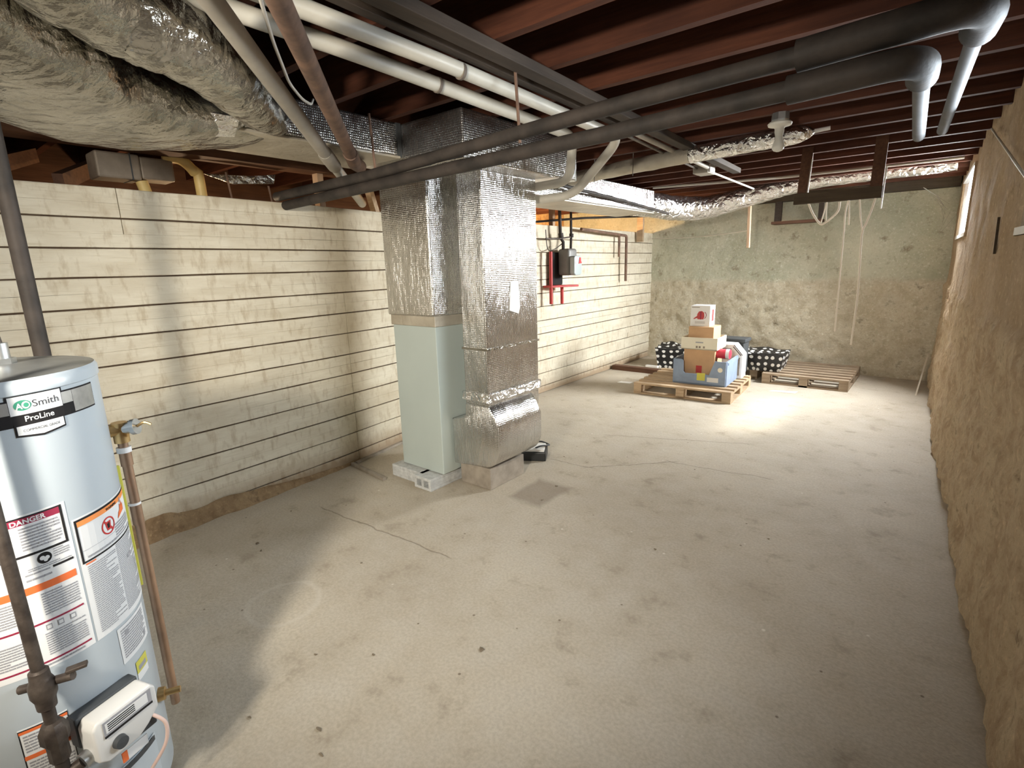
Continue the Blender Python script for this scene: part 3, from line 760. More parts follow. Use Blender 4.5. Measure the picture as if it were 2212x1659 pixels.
def lines(mb, t0, t1, z1, z0, n, mi, dr, ragged=.25, h=.28):
    p = (z1 - z0) / n
    for i in range(n):
        z = z1 - (i + .5) * p; e = t1 - (random.random() < .3) * random.random() * (t1 - t0) * ragged * 2
        t = t0
        while t < e - .3:
            w = random.uniform(1.2, 3.2) if t1 - t0 > 6 else random.uniform(.6, 1.4)
            patch(mb, t, min(e, t + w), z - p * h, z + p * h, mi, dr); t += w + .28
# brand badge
bl = MB(); TC = 20.7
mats = ['black', 'white', 'silver', 'green', 'darkprint', 'tank']
patch(bl, TC - 35.5, TC + 35.5, 1.262, 1.3265, 0, .0008)
patch(bl, TC - 12.6, TC + 12.6, 1.286, 1.338, 0, .001)
patch(bl, TC - 11.7, TC + 11.7, 1.2895, 1.3335, 1, .0014)
patch(bl, TC + 18.3, TC + 35.0, 1.266, 1.3225, 2, .0013)
patch(bl, TC + 11.9, TC + 18.1, 1.293, 1.3225, 2, .0013)
patch(bl, TC - 34.8, TC - 18.3, 1.266, 1.3225, 2, .0013)
patch(bl, TC - 18.1, TC - 11.9, 1.293, 1.3225, 2, .0013)
for a, sg in ((-1, -1), (1, 1)):
    lo_, hi_ = (TC - 11.2, TC) if a < 0 else (TC, TC + 11.2)
    patch(bl, lo_, hi_, *((1.238, 1.268) if a < 0 else (1.230, 1.268)), 0, .0016, 1.230 if a < 0 else 1.238, 1.268)
    lo_, hi_ = (TC - 10.5, TC) if a < 0 else (TC, TC + 10.5)
    patch(bl, lo_, hi_, *((1.242, 1.263) if a < 0 else (1.235, 1.263)), 1, .0021, 1.235 if a < 0 else 1.242, 1.263)
o = bl.build('brand_label', mats, wh); o['label'] = 'black and silver brand badge'
be = MB()
el = [(TC - 6.3 + 3.6 * math.cos(a), 1.3115 + .0125 * math.sin(a)) for a in [2 * pi * i / 32 for i in range(32)]]
poly(be, el, 3, .0020)
lett(be, 'A', TC - 9.3, 1.3035, .0195, 1, .0026, width=2.9, font_off=.0006)
ring = [(TC - 5.0 + 1.75 * math.cos(a), 1.3115 + .0088 * math.sin(a)) for a in [2 * pi * i / 24 for i in range(24)]]
poly(be, ring, 1, .0025)
poly(be, [(TC - 4.9 + 1.1 * math.cos(a), 1.3115 + .0056 * math.sin(a)) for a in [2 * pi * i / 24 for i in range(24)]], 3, .0028)
lett(be, 'Smith', TC - 2.2, 1.3035, .024, 4, .0018, width=12.2)
lett(be, '.', TC + 10.3, 1.3035, .012, 4, .0018)
lett(be, 'ProLine', TC - 6.5, 1.2720, .0185, 1, .0014, width=13.0, font_off=.0003)
lett(be, 'COMMERCIAL GRADE', TC - 8.2, 1.2480, .0085, 4, .0024, width=16.4)
be.build('badge_lettering', mats, bpy.data.objects['brand_label'])
# left instruction sheet
L1 = MB(); mats1 = ['white', 'black', 'maroon', 'orange', 'ink', 'redprint']
patch(L1, -28, 22.3, .640, 1.052, 0, .0008)
o1 = L1.build('danger_label', mats1, wh); o1['label'] = 'white danger sheet with maroon and orange bars'
p1 = MB()
patch(p1, -10, 20.5, 1.0435, 1.0475, 1, .0014); patch(p1, 19.3, 20.5, .950, 1.0475, 1, .0014); patch(p1, -10, 20.5, .946, .952, 1, .0014); patch(p1, -10, -9.4, .946, 1.0475, 1, .0014)
patch(p1, -9.4, 19.3, 1.027, 1.0435, 2, .0014)
lett(p1, 'DANGER', -1.0, 1.0295, .0165, 0, .0020, font_off=.0005)
lines(p1, 1.5, 18.2, 1.022, .960, 8, 4, .0015)
circ = [(9 + 3.0 * math.cos(a), .929 + .0145 * math.sin(a)) for a in [2 * pi * i / 28 for i in range(28)]]
poly(p1, circ, 1, .0015)
for dt, dz, rr, rz in ((-1.0, .001, 1.15, .0055), (1.0, -.001, 1.0, .005), (.2, -.006, .9, .004)):
    poly(p1, [(9 + dt + rr * math.cos(a), .929 + dz + rz * math.sin(a)) for a in [2 * pi * i / 14 for i in range(14)]], 0, .0020)
lines(p1, 13, 20, .945, .921, 4, 4, .0015)
lines(p1, 1.5, 20, .914, .904, 2, 4, .0015)
patch(p1, 11.5, 20.8, .896, .902, 1, .0015); lines(p1, 0, 11, .902, .895, 1, 4, .0015)
lines(p1, 0, 16, .889, .880, 1, 4, .0015)
patch(p1, -28, 20.6, .849, .868, 3, .0014)
lines(p1, 4, 20, .842, .780, 9, 4, .0015)
patch(p1, -28, 20.6, .762, .767, 2, .0014)
lines(p1, 2, 20, .735, .672, 10, 4, .0015)
for t in (3, 8, 13.5): patch(p1, t, t + 2.6, .741, .756, 4, .0015); patch(p1, t + .4, t + 2.2, .744, .753, 0, .0018)
patch(p1, -28, 20.6, .656, .661, 2, .0014)
lines(p1, -26, -1.5, .842, .780, 9, 4, .0015); lines(p1, -26, -1.5, .735, .672, 9, 4, .0015); lines(p1, -26, -12, 1.03, .88, 18, 4, .0015)
lines(p1, 0, 20, .653, .645, 1, 4, .0015)
p1.build('label_print', mats1, o1)
# right instruction sheet
L2 = MB(); mats2 = ['white', 'black', 'lightorange', 'redprint', 'ink', 'orange']
patch(L2, 23.4, 78, .640, .994, 0, .0008)
o2 = L2.build('warning_label', mats2, wh); o2['label'] = 'white warning sheet with light orange header'
p2 = MB()
patch(p2, 24.5, 78, .983, .989, 1, .0014); patch(p2, 24.5, 25.7, .869, .989, 1, .0014); patch(p2, 24.5, 78, .866, .871, 1, .0014)
patch(p2, 25.7, 78, .969, .983, 2, .0014)
lett(p2, 'WARNING', 45, .971, .0105, 1, .0018, font_off=.0003)
ci = (45, .929)
outer = [(ci[0] + 5.6 * math.cos(a), ci[1] + .0245 * math.sin(a)) for a in [2 * pi * i / 32 for i in range(33)]]
inner = [(ci[0] + 4.7 * math.cos(a), ci[1] + .0205 * math.sin(a)) for a in [2 * pi * i / 32 for i in range(33)]]
for i in range(32): p2.add([hp(*outer[i], .0018), hp(*outer[i + 1], .0018), hp(*inner[i + 1], .0018), hp(*inner[i], .0018)], [(0, 1, 2, 3)], 3)
poly(p2, [(42.3, .941), (47.3, .941), (46.4, .916), (43.3, .916)], 3, .0015)
poly(p2, [(43.6, .937), (45.9, .937), (45.6, .922), (44, .922)], 1, .0018)
poly(p2, [(41.2, .945), (42.2, .948), (48.8, .913), (47.8, .910)], 3, .0022)
poly(p2, [(55, .925), (65, .935), (66, .958), (64, .950), (63.3, .968), (61.6, .952), (60.2, .962), (59, .946), (57, .940)], 5, .0018)
poly(p2, [(60.5, .963), (62.5, .965), (62.5, .978), (60.8, .977)], 4, .0018)
lines(p2, 50, 72, .921, .876, 6, 4, .0015); patch(p2, 26, 50, .8995, .9005, 4, .0015); lines(p2, 28, 50, .884, .874, 1, 4, .0015)
patch(p2, 26, 32, .860, .864, 5, .0014)
lines(p2, 26.5, 46, .856, .655, 34, 4, .0015, h=.24); lines(p2, 47, 74, .864, .655, 38, 4, .0015, h=.24)
patch(p2, 57, 63, .795, .808, 4, .0018)
p2.build('label_print', mats2, o2)
# plates low on the tank
def plate(name, label, t0, t1, z0, z1, extra):
    m = MB(); patch(m, t0, t1, z0, z1, 0, .001); extra(m); o = m.build(name, ['white', 'black', 'lightorange', 'ink', 'orange', 'yellow'], wh)
    o['label'] = label
plate('rating_plate', 'white rating sticker', 35, 64.5, .518, .630, lambda m: (lines(m, 37, 62, .622, .530, 12, 3, .0016), patch(m, 40, 43, .598, .612, 3, .0018), patch(m, 57, 60, .535, .55, 3, .0018)))
plate('lighting_plate', 'white sticker with orange stripes behind pipe', -17.5, 3.0, .300, .507, lambda m: (
    patch(m, -17.5, 3.0, .499, .503, 1, .0015), patch(m, -17.2, 2.7, .492, .500, 4, .0018), patch(m, -17.5, -17.0, .30, .503, 1, .0016), patch(m, 2.6, 3.0, .30, .503, 1, .0016),
    lines(m, -16, 2, .487, .435, 6, 3, .0015), patch(m, -17.2, 2.7, .416, .428, 4, .0018), lines(m, -16, 2, .41, .305, 12, 3, .0015)))
plate('yellow_tag', 'bright yellow sticker above the gas valve', 43, 55, .428, .490, lambda m: (patch(m, 43, 55, .452, .490, 5, .0016), patch(m, 45, 53, .458, .472, 3, .0018)))
# gas valve
gv = bpy.data.objects.new('gas_valve', None); COL.objects.link(gv); gv.location = hp(20, .39, .06); attach(gv, wh)
gv['label'] = 'white gas control valve'
def tang(th, dr, z): # local frame: x tangent (+theta), y outward, z up
    a = R(th); return Matrix.Translation(hp(th, z, dr)) @ Matrix(((-math.sin(a), math.cos(a), 0, 0), (math.cos(a), math.sin(a), 0, 0), (0, 0, 1, 0), (0, 0, 0, 1)))
TV = tang(19, 0, .425)
mb = MB(); mb.prism([(-.083, -.05), (-.083, .045), (-.07, .062), (.07, .062), (.083, .045), (.083, -.02), (.05, -.05), (.02, -.068), (-.06, -.068)], 0, .062, TV @ Matrix(((1, 0, 0, 0), (0, 0, 1, .03), (0, 1, 0, 0), (0, 0, 0, 1))))
mb.build('valve_body', 'valvewhite', gv, bevel=.007, bseg=3, smooth=40)
mb = MB(); mb.box((-.086, -.002, -.02), (.075, .034, .068), 0, TV); mb.build('back_plate', 'darkgrey', gv, bevel=.004)
mb = MB(); mb.box((-.060, .0915, .012), (.066, .0945, .052), 0, TV); mb.box((-.060, .094, .006), (.066, .0955, .012), 1, TV); mb.box((-.055, .0945, .018), (.055, .0952, .046), 2, TV)
for k in range(4): mb.box((-.05, .0952, .022 + k * .006), (.02, .0956, .025 + k * .006), 1, TV)
mb.build('valve_label', ['ink', 'black', 'white'], gv)
mb = MB(); mb.lathe([(0, .016), (.016, .014), (.018, 0)], seg=24, M=TV @ Matrix.Translation((-.030, .092, -.030)) @ Matrix.Rotation(-pi / 2, 4, 'X')); mb.build('valve_knob', 'darkgrey', gv, smooth=40)
mb = MB(); mb.box((.02, .03, -.075), (.078, .08, -.05), 0, TV); mb.build('igniter_block', 'darkgrey', gv, bevel=.004)
mb = MB(); mb.tube([TV @ p for p in bez([(.06, .085, -.03), (.085, .10, -.08), (.08, .09, -.15), (.045, .06, -.22)], 8)], .005, 8); mb.build('wire', 'pinkwire', gv, smooth=60)
mb = MB(); mb.box((-.01, .075, -.115), (.045, .078, -.085), 0, TV); mb.box((-.024, .075, -.115), (-.01, .078, -.085), 1, TV); o = mb.build('hang_tag', ['white', 'orange'], gv); o['label'] = 'white and orange hang tag'
mb = MB(); mb.tube([TV @ V(p) for p in ((-.078, .055, -.035), (-.100, .055, -.038))], .021, 18); mb.build('inlet_nut', 'zinc', gv, smooth=40)
mb = MB(); mb.lathe([(0, .02), (.020, .018), (.022, 0)], seg=18, M=tang(62, 0, .30) @ Matrix.Rotation(-pi / 2, 4, 'X')); mb.lathe([(0, .06), (.010, .06), (.010, .0)], seg=14, M=tang(62, 0, .30) @ Matrix.Rotation(-pi / 2, 4, 'X')); mb.build('drain_valve', 'brass', wh, smooth=40)
mb = MB(); patch(mb, 4, 46, .05, .235, 0, .004); patch(mb, 6, 44, .215, .232, 1, .008); o = mb.build('burner_door', ['tank', 'darkgrey'], wh)
# relief valve
rv = bpy.data.objects.new('relief_valve', None); COL.objects.link(rv); rv.location = (-1.89, .42, 1.15); attach(rv, wh); rv['label'] = 'brass relief valve'
mb = MB(); mb.cyl(hp(84, 1.15, -.01), hp(84, 1.15, .03), .018, 14); mb.cyl((-1.886, .4265, 1.11), (-1.886, .4265, 1.172), .021, 14); mb.build('valve_body', 'brass', rv, smooth=40)
mb = MB(); mb.cyl((-1.886, .4265, 1.15), (-1.853, .462, 1.157), .017, 14); mb.cyl((-1.862, .452, 1.155), (-1.853, .462, 1.157), .024, 16); mb.build('bonnet', 'zinc', rv, smooth=40)
mb = MB(); mb.tube(bez([(-1.853, .462, 1.157), (-1.838, .478, 1.168), (-1.828, .492, 1.160)], 4), .004, 8); mb.build('lever', 'brass', rv)
mb = MB(); mb.cyl((-1.90, .208, 1.37), (-1.90, .208, 1.44), .02, 16); mb.cyl((-1.90, .208, 1.384), (-1.90, .208, 1.40), .03, 6); o = mb.build('water_nipple', 'zinc', wh, smooth=40)
mb = MB(); mb.tube([(-1.915, .208, 1.43), (-1.925, .20, 1.52)], .013, 14); mb.build('water_line', 'blackiron', wh, smooth=40)
# copper discharge line
CX, CY = -1.886, .4265
cp = thing('discharge_pipe', 'copper discharge pipe running down beside the grey water heater', 'pipe', (CX, CY, .1))
mb = MB(); mb.tube([(CX, CY, 1.11), (CX, CY + .002, .88), (CX + .004, CY + .004, .17)], .0135, 16); mb.build('pipe_run', 'copper', cp, smooth=40)
for a, b, r_ in ((1.078, 1.094, .0195), (.905, .912, .017)): mb = MB(); mb.cyl((CX, CY, a), (CX, CY, b), r_, 16); mb.build('solder_ring', 'boxwhite', cp, smooth=40)
for a, b, r_ in ((1.035, 1.078, .0165), (.84, .905, .0158)): mb = MB(); mb.cyl((CX, CY + .001, a), (CX, CY + .001, b), r_, 16); mb.build('coupling', 'copper', cp, smooth=40)
mb = MB(); mb.box((-1.963, .409, .60), (-1.950, .422, 1.02)); tag(mb.build('tape_strip', 'yellow', bevel=.002), 'narrow yellow strip running down between heater and copper pipe', 'strip')
# gas line
gp = thing('gas_pipe', 'dark iron gas pipe with shutoff cock rising in front of heater', 'pipe', (-1.50, .105, .35))
GX, GY = -1.585, .107
mb = MB(); mb.tube([(GX - .02, GY - .012, 2.47), (GX, GY, .68)], .0135, 16); mb.build('riser', 'blackiron', gp, smooth=40)
mb = MB(); mb.lathe([(.014, .655), (.020, .65), (.021, .63), (.027, .615), (.027, .585), (.021, .57), (.020, .548), (.014, .545)], (GX, GY, .030), 16)
mb.cyl((GX - .055, GY - .035, .620), (GX + .03, GY + .055, .645), .011, 10); mb.build('shutoff_cock', 'blackiron', gp, smooth=40)
mb = MB(); mb.beam((GX + .02, GY + .045, .658), (GX + .035, GY + .085, .662), .02, .009); mb.build('lever', 'blackiron', gp, bevel=.002)
mb = MB(); mb.tube([(GX, GY, .61), (GX, GY, .46)], .0135, 16); mb.build('nipple', 'blackiron', gp, smooth=40)
mb = MB(); mb.lathe([(.014, .49), (.022, .485), (.030, .468), (.030, .438), (.022, .425), (.022, .38), (.017, .375), (0, .375)], (GX, GY, .045), 8); mb.build('union', 'blackiron', gp, smooth=30)
e0 = TV @ V((-.098, .055, -.038))
mb = MB(); mb.tube(rounded([(GX, GY, .45), (GX, GY, .37), e0], .04), .0145, 16); mb.build('branch', 'blackiron', gp, smooth=40)
mb = MB(); mb.tube([(GX, GY, .37), (GX, GY, .26)], .016, 14); mb.build('drip_leg', 'blackiron', gp, smooth=40)
mb = MB(); mb.tube([(-2.575, .395, 0), (-2.575, .395, ZJ + .1)], .026, 18); tag(mb.build('riser_pipe', 'castiron', smooth=40), 'tall dark steel riser pipe standing behind the water heater', 'pipe')

# ------------------------------------------------------------------ things above the board wall
db = thing('duct_boot', 'dusty grey metal duct boot lying above the board wall', 'duct', (-4.0, 1.2, 2.2))
mb = MB(); mb.box((-4.14, 1.03, 2.185), (-3.96, 1.26, 2.335)); mb.box((-4.13, 1.26, 2.195), (-3.97, 1.45, 2.33)); mb.build('boot_body', 'ductgrey', db, bevel=.012)
mb = MB(); mb.box((-4.142, 1.205, 2.183), (-3.958, 1.212, 2.337)); mb.build('seam', 'darkgrey', db)
mb = MB(); mb.tube(bez([(-4.0, 1.40, 2.345), (-3.98, 1.50, 2.34), (-3.98, 1.575, 2.27), (-3.98, 1.60, 2.18), (-3.98, 1.605, 1.2), (-3.98, 1.605, .02)], 6), .033, 18); tag(mb.build('yellow_pipe', 'yellowpipe', smooth=50), 'curved yellow pipe dropping behind the board wall top', 'pipe')
mb = MB(); mb.tube([(-4.02, 1.27, 2.185), (-4.0, 1.30, 2.02), (-4.0, 1.30, .02)], .034, 18); tag(mb.build('yellow_pipe', 'yellowpipe', smooth=50), 'short yellow pipe stub under the grey duct boot', 'pipe')
mb = MB(); mb.prism([(0, 0), (.35, .02), (.52, .05), (.5, -.02), (.2, -.05)], 0, .012, Matrix.Translation((-3.99, 1.62, 2.27)) @ Matrix(((0, 0, 1, 0), (1, 0, 0, 0), (0, 1, 0, 0), (0, 0, 0, 1)))); tag(mb.build('foil_scrap', 'wrap', bevel=.003), 'crumpled foil scrap tucked above the board wall right of yellow pipe', 'foil')
for i, (y, h, lab) in enumerate(((1.72, .19, 'bent wire sticking up beside the longer yellow pipe'), (2.0, .13, 'upright wire between the foil scrap and black pipes'))):
    mb = MB(); mb.tube([(-3.80, y, 2.06), (-3.80 + .02, y - .03, 2.07 + h)], .007, 8); tag(mb.build('stub_wire', 'rust', smooth=50), 'rusty ' + lab, 'wire')
for y, a, lab in ((.95, .4, 'slanted brown brace above the board wall left of grey duct boot'), (.55, .4, 'slanted brown brace above the board wall beside the riser pipe')):
    mb = MB(); mb.beam((-5.0, y + a, 2.44), (-4.0, y - .1, 2.14), .05, .09); tag(mb.build('brace', 'timber_x'), lab, 'timber')
mb = MB(); mb.beam((-3.90, 2.44, 2.02), (-3.90, 2.44, 2.345), .07, .05); tag(mb.build('stud', 'palepine'), 'pale stud end above the board wall left of foil plenum', 'timber')
mb = MB(); mb.beam((-3.92, 3.00, 2.02), (-3.86, 2.86, 2.34), .05, .06); tag(mb.build('stud', 'palletwood'), 'tan slanted stud end right against the foil plenum', 'timber')

# ------------------------------------------------------------------ gas meter corner
gm = thing('gas_meter', 'grey gas meter hanging on the board wall from two pipes', 'meter', (-3.65, 5.68, 1.47))
mb = MB(); mb.box((-3.77, 5.575, 1.475), (-3.60, 5.775, 1.80)); mb.build('meter_body', 'metergrey', gm, bevel=.035, bseg=4, smooth=40)
mb = MB(); mb.prism([(5.59, 1.50), (5.62, 1.475), (5.73, 1.475), (5.765, 1.50), (5.765, 1.68), (5.735, 1.71), (5.61, 1.71), (5.59, 1.69)], -3.60, -3.53, Matrix(((0, 0, 1, 0), (1, 0, 0, 0), (0, 1, 0, 0), (0, 0, 0, 1)))); mb.build('index_cover', 'meterface', gm, bevel=.01, bseg=3, smooth=40)
mb = MB(); mb.box((-3.533, 5.615, 1.61), (-3.527, 5.665, 1.69)); mb.build('meter_sticker', 'white', gm)
mb = MB(); mb.prism([(5.68, 1.615), (5.755, 1.62), (5.735, 1.65), (5.73, 1.69), (5.70, 1.69), (5.69, 1.64)], -3.531, -3.526, Matrix(((0, 0, 1, 0), (1, 0, 0, 0), (0, 1, 0, 0), (0, 0, 0, 1)))); mb.build('red_sticker', 'redpaint', gm)
mb = MB(); mb.tube([(-3.70, 5.60, 1.79), (-3.70, 5.60, 1.88), (-3.72, 5.57, 1.93), (-3.73, 5.565, 2.33)], .020, 14); mb.cyl((-3.715, 5.58, 1.93), (-3.72, 5.575, 1.985), .032, 10); mb.build('inlet_pipe', 'castiron', gm, smooth=40)
mb = MB(); mb.tube([(-3.68, 5.74, 1.79), (-3.70, 5.78, 1.95), (-3.71, 5.79, 2.33)], .016, 14); mb.cyl((-3.70, 5.785, 1.94), (-3.70, 5.787, 1.985), .028, 10); mb.build('outlet_pipe', 'castiron', gm, smooth=40)
mb = MB(); mb.tube([(-3.75, 5.30, 1.915), (-3.71, 5.55, 1.92), (-3.70, 5.78, 1.945)], .010, 10); mb.tube(bez([(-3.75, 5.30, 2.02), (-3.75, 5.32, 1.85), (-3.76, 5.38, 1.78), (-3.75, 5.5, 1.80), (-3.72, 5.6, 1.86)], 6), .006, 8); mb.build('bypass_line', 'blackiron', gm, smooth=40)
mb = MB(); mb.box((-3.83, 5.47, 1.36), (-3.775, 5.70, 1.76)); mb.build('backing_plate', 'black', gm, bevel=.01)
rb = thing('meter_bracket', 'red painted pipe bracket on the board wall beneath the gas meter', 'bracket', (-3.75, 5.35, 1.15))
mb = MB(); mb.cyl((-3.74, 5.385, 1.135), (-3.74, 5.385, 1.765), .021, 12); mb.build('upright', 'redpaint', rb, smooth=40)
mb = MB(); mb.cyl((-3.735, 5.62, 1.125), (-3.735, 5.62, 1.33), .021, 12); mb.build('upright', 'redpaint', rb, smooth=40)
mb = MB(); mb.prism([(-3.84, 5.36), (-3.72, 5.36), (-3.55, 5.72), (-3.60, 5.75), (-3.84, 5.64)], 1.335, 1.36); mb.build('shelf', 'redpaint', rb, bevel=.004)
tag(MB().box((-3.735, 5.80, 1.70), (-3.725, 5.88, 1.755)).build('meter_card', 'cardlight'), 'small cream card fixed beside the gas meter', 'card')
pipe_thing('corner_pipe', 'long rusty pipe hanging down in the back left corner', 'pipe', [(-3.72, 6.05, 2.05), (-3.76, 7.40, 2.005), (-3.77, 7.42, 1.34)], .020, 'rust', 12, bend=.04)
mb = MB(); mb.tube([(-3.79, 7.23, 2.02), (-3.79, 7.23, 1.70)], .017, 10); tag(mb.build('corner_pipe', 'rust', smooth=40), 'short rusty pipe hanging left of the longer corner pipe', 'pipe')
mb = MB(); mb.beam((-3.80, 7.95, 1.93), (-3.80, 7.95, 2.34), .10, .05); tag(mb.build('corner_post', 'palletwood'), 'short tan post in the back left corner under the trunk', 'timber')
mb = MB(); mb.beam((-3.90, 5.65, 2.05), (-3.90, 5.65, 2.33), .06, .05); tag(mb.build('stud', 'palepine'), 'pale stud end standing behind the gas meter pipes', 'timber')
for z, y0, y1, lab in ((2.125, 4.75, 5.45, 'lower orange lit rail above the board wall left of gas meter'), (2.26, 4.75, 5.45, 'upper orange lit rail above the board wall left of gas meter')):
    mb = MB(); mb.beam((-4.15, y0, z), (-4.15, y1, z - .015), .04, .05); tag(mb.build('rail', 'osb'), lab, 'timber')
mb = MB(); mb.tube(bez([(-3.84, 8.48, 1.99), (-3.2, 8.2, 1.965), (-2.6, 7.88, 1.965), (-2.06, 7.54, 1.985)], 8), .007, 8); tag(mb.build('clothes_line', 'cable', smooth=60), 'thin pale line strung across the back wall to the hanging stick', 'line')

# ------------------------------------------------------------------ hanging bits at the back
mb = MB(); mb.beam((-2.05, 7.5, 1.76), (-2.07, 7.5, 2.50), .036, .05); tag(mb.build('hanging_stick', 'palepine', bevel=.004), 'pale wooden stick hanging from the ceiling before the back wall', 'stick')
rk = thing('hanging_rack', 'dark plank rack hung from joists on two boards with strings tied', 'rack', (-.80, 5.33, 2.06))
mb = MB(); mb.box((-1.10, 5.30, 2.063), (-.462, 5.345, 2.155), 0); mb.build('plank', 'darkplank', rk, bevel=.003)
mb = MB(); mb.beam((-1.045, 5.36, 2.10), (-1.03, 5.36, 2.53), .085, .025); mb.build('hanger_board', 'timber', rk)
mb = MB(); mb.beam((-.512, 5.36, 2.08), (-.505, 5.36, 2.58), .085, .025); mb.build('hanger_board', 'timber', rk)
mb = MB(); mb.cyl((-1.005, 5.345, 2.14), (-.99, 5.345, 2.43), .005, 6); mb.build('edge_strip', 'cable', rk)
mb = MB(); mb.cyl((-.462, 5.345, 1.98), (-.455, 5.345, 2.30), .006, 6); mb.build('edge_strip', 'cable', rk)
sg = 'strings hanging from the rack'
def cord(pts, r, lab):
    mb = MB(); mb.tube(bez(pts, 5), r, 8); tag(mb.build('hanging_string', 'string', smooth=60), lab, 'string', sg)
def px(x, y, yy):      # world point on the vertical plane y = yy
    d = rt * ((x - 1106) / FPX) - up * ((y - 829.5) / FPX) + fw
    t = yy / d.y; return V((0, 0, H)) + d * t
q = lambda *p: [px(a, b, 5.32) for a, b in p]
cord(q((1746, 438), (1757, 464), (1772, 484), (1784, 480), (1800, 467), (1811, 454), (1814, 436)), .0085, 'looped cream string sagging in a wide curve beneath the rack')
cord(q((1786, 436), (1779, 462), (1773, 482)), .005, 'short slanting cream string inside the sagging loop')
cord(q((1787, 434), (1785, 456), (1785, 480)), .004, 'short upright cream string inside the sagging loop')
cord(q((1833, 432), (1826, 460), (1822, 510), (1812, 620), (1803, 716)), .006, 'long cream string hanging straight from the middle of rack')
cord(q((1834, 432), (1834, 460), (1833, 486)), .006, 'short knotted cream string at the middle of rack')
cord(q((1857, 431), (1859, 470), (1863, 500)), .006, 'left strand of the forked string at right end of rack')
cord(q((1891, 428), (1882, 455), (1872, 480), (1863, 500), (1859, 540), (1852, 640), (1838, 745)), .0075, 'long cream forked string hanging lowest at right end of rack')
fr = thing('wall_bracket', 'brown wooden bracket frame fixed to the top of back wall', 'bracket', (-1.7, 8.4, 2.1))
mb = MB(); mb.beam((-1.945, 8.50, 2.13), (-1.945, 8.50, 2.44), .09, .04); mb.build('upright', 'greywood', fr)
mb = MB(); mb.box((-1.98, 8.28, 2.085), (-1.36, 8.52, 2.12)); mb.build('shelf_board', 'timber_x', fr)
mb = MB(); mb.beam((-1.40, 8.45, 2.13), (-1.40, 8.45, 2.44), .06, .04); mb.build('upright', 'greywood', fr)
# right wall fixtures
mb = MB(); mb.beam((rwx(4.12) - .012, 4.10, 1.60), (rwx(4.16) - .014, 4.14, 1.80), .012, .014); tag(mb.build('wood_peg', 'darkplank'), 'dark upright wood peg set in the right wall near the window', 'peg')
mb = MB(); mb.tube([(rwx(5.0) - .03, 5.0, 2.42), (rwx(3.4) - .03, 3.3, 1.92)], .006, 8); tag(mb.build('wall_wire', 'cable', smooth=50), 'pale wire slanting down the right wall above the windows', 'wire')
mb = MB(); mb.tube([(-.30, 7.9, 2.36), (-.17, 8.1, 2.27), (-.10, 8.25, 2.17)], .004, 6)
for k in range(7): mb.tube([(-.28 + .05 * k, 7.93 + .07 * k, 2.345 - .05 * k), (-.05 - .01 * k, 8.5, 2.2 - .06 * k)], .0012, 5)
tag(mb.build('cobweb', 'webbing'), 'dusty cobweb strands in the back right upper corner', 'cobweb')
lp = MB(); lp.add([(-.10, 7.60, 0), (-.085, 7.60, 0), (-.028, 8.0, .44), (-.043, 8.0, .44), (-.10, 7.69, 0), (-.085, 7.69, 0), (-.028, 8.09, .44), (-.043, 8.09, .44)],
    [(0, 1, 2, 3), (4, 5, 6, 7), (0, 1, 5, 4), (1, 2, 6, 5), (2, 3, 7, 6), (3, 0, 4, 7)])
tag(lp.build('leaning_board', 'panel'), 'thin pale board leaning in the back right corner', 'board')

# ------------------------------------------------------------------ pallets and stored goods
def pallet(label, loc, rz, w, d, mat, slats=7):
    t = thing('pallet', label, 'pallet', (0, 0, 0), 'wooden pallets on the floor')
    gap = (d - slats * .10) / (slats - 1)
    for k in range(slats):
        y = -d / 2 + k * (.10 + gap)
        mb = MB(); mb.box((-w / 2, y, .118), (w / 2, y + .082, .14)); mb.build('deck_slat', mat, t, bevel=.002)
    for x in (-w / 2 + .05, 0, w / 2 - .05):
        mb = MB(); mb.box((x - .05, -d / 2, 0), (x + .05, d / 2, .02)); mb.build('bottom_board', mat, t)
        for y in (-d / 2 + .06, 0, d / 2 - .06):
            mb = MB(); mb.box((x - .05, y - .06, .02), (x + .05, y + .06, .096)); mb.build('spacer_block', mat, t, bevel=.004)
        mb = MB(); mb.box((x - .05, -d / 2, .096), (x + .05, d / 2, .118)); mb.build('stringer_board', mat, t)
    for y in (-d / 2, d / 2 - .10):
        mb = MB(); mb.box((-w / 2 + .1, y, 0), (w / 2 - .1, y + .10, .02)); mb.build('bottom_board', mat, t)
    t.location = loc; t.rotation_euler = (0, 0, rz)
    return t
pallet('tan wooden pallet carrying the blue crate and stacked boxes', (-2.34, 6.54, 0), R(4), 1.16, 1.10, 'palletwood')
pallet('brown empty wooden pallet against the back wall', (-1.235, 7.93, 0), R(0), .98, 1.14, 'palletdark')
pallet('dark wooden pallet between the loaded pallet and the empty one', (-2.30, 8.02, 0), R(0), .92, .84, 'palletdark', 6)
mb = MB(); mb.beam((-3.84, 7.22, .035), (-2.92, 7.22, .035), .11, .07); tag(mb.build('timber_plank', 'timber_x', bevel=.004), 'dark brown plank lying on the floor by the board wall', 'plank')
mb = MB(); mb.box((-3.50, 7.62, 0), (-3.30, 7.68, .03)); tag(mb.build('white_offcut', 'boxwhite', bevel=.003), 'small white offcut lying behind the brown plank', 'offcut')

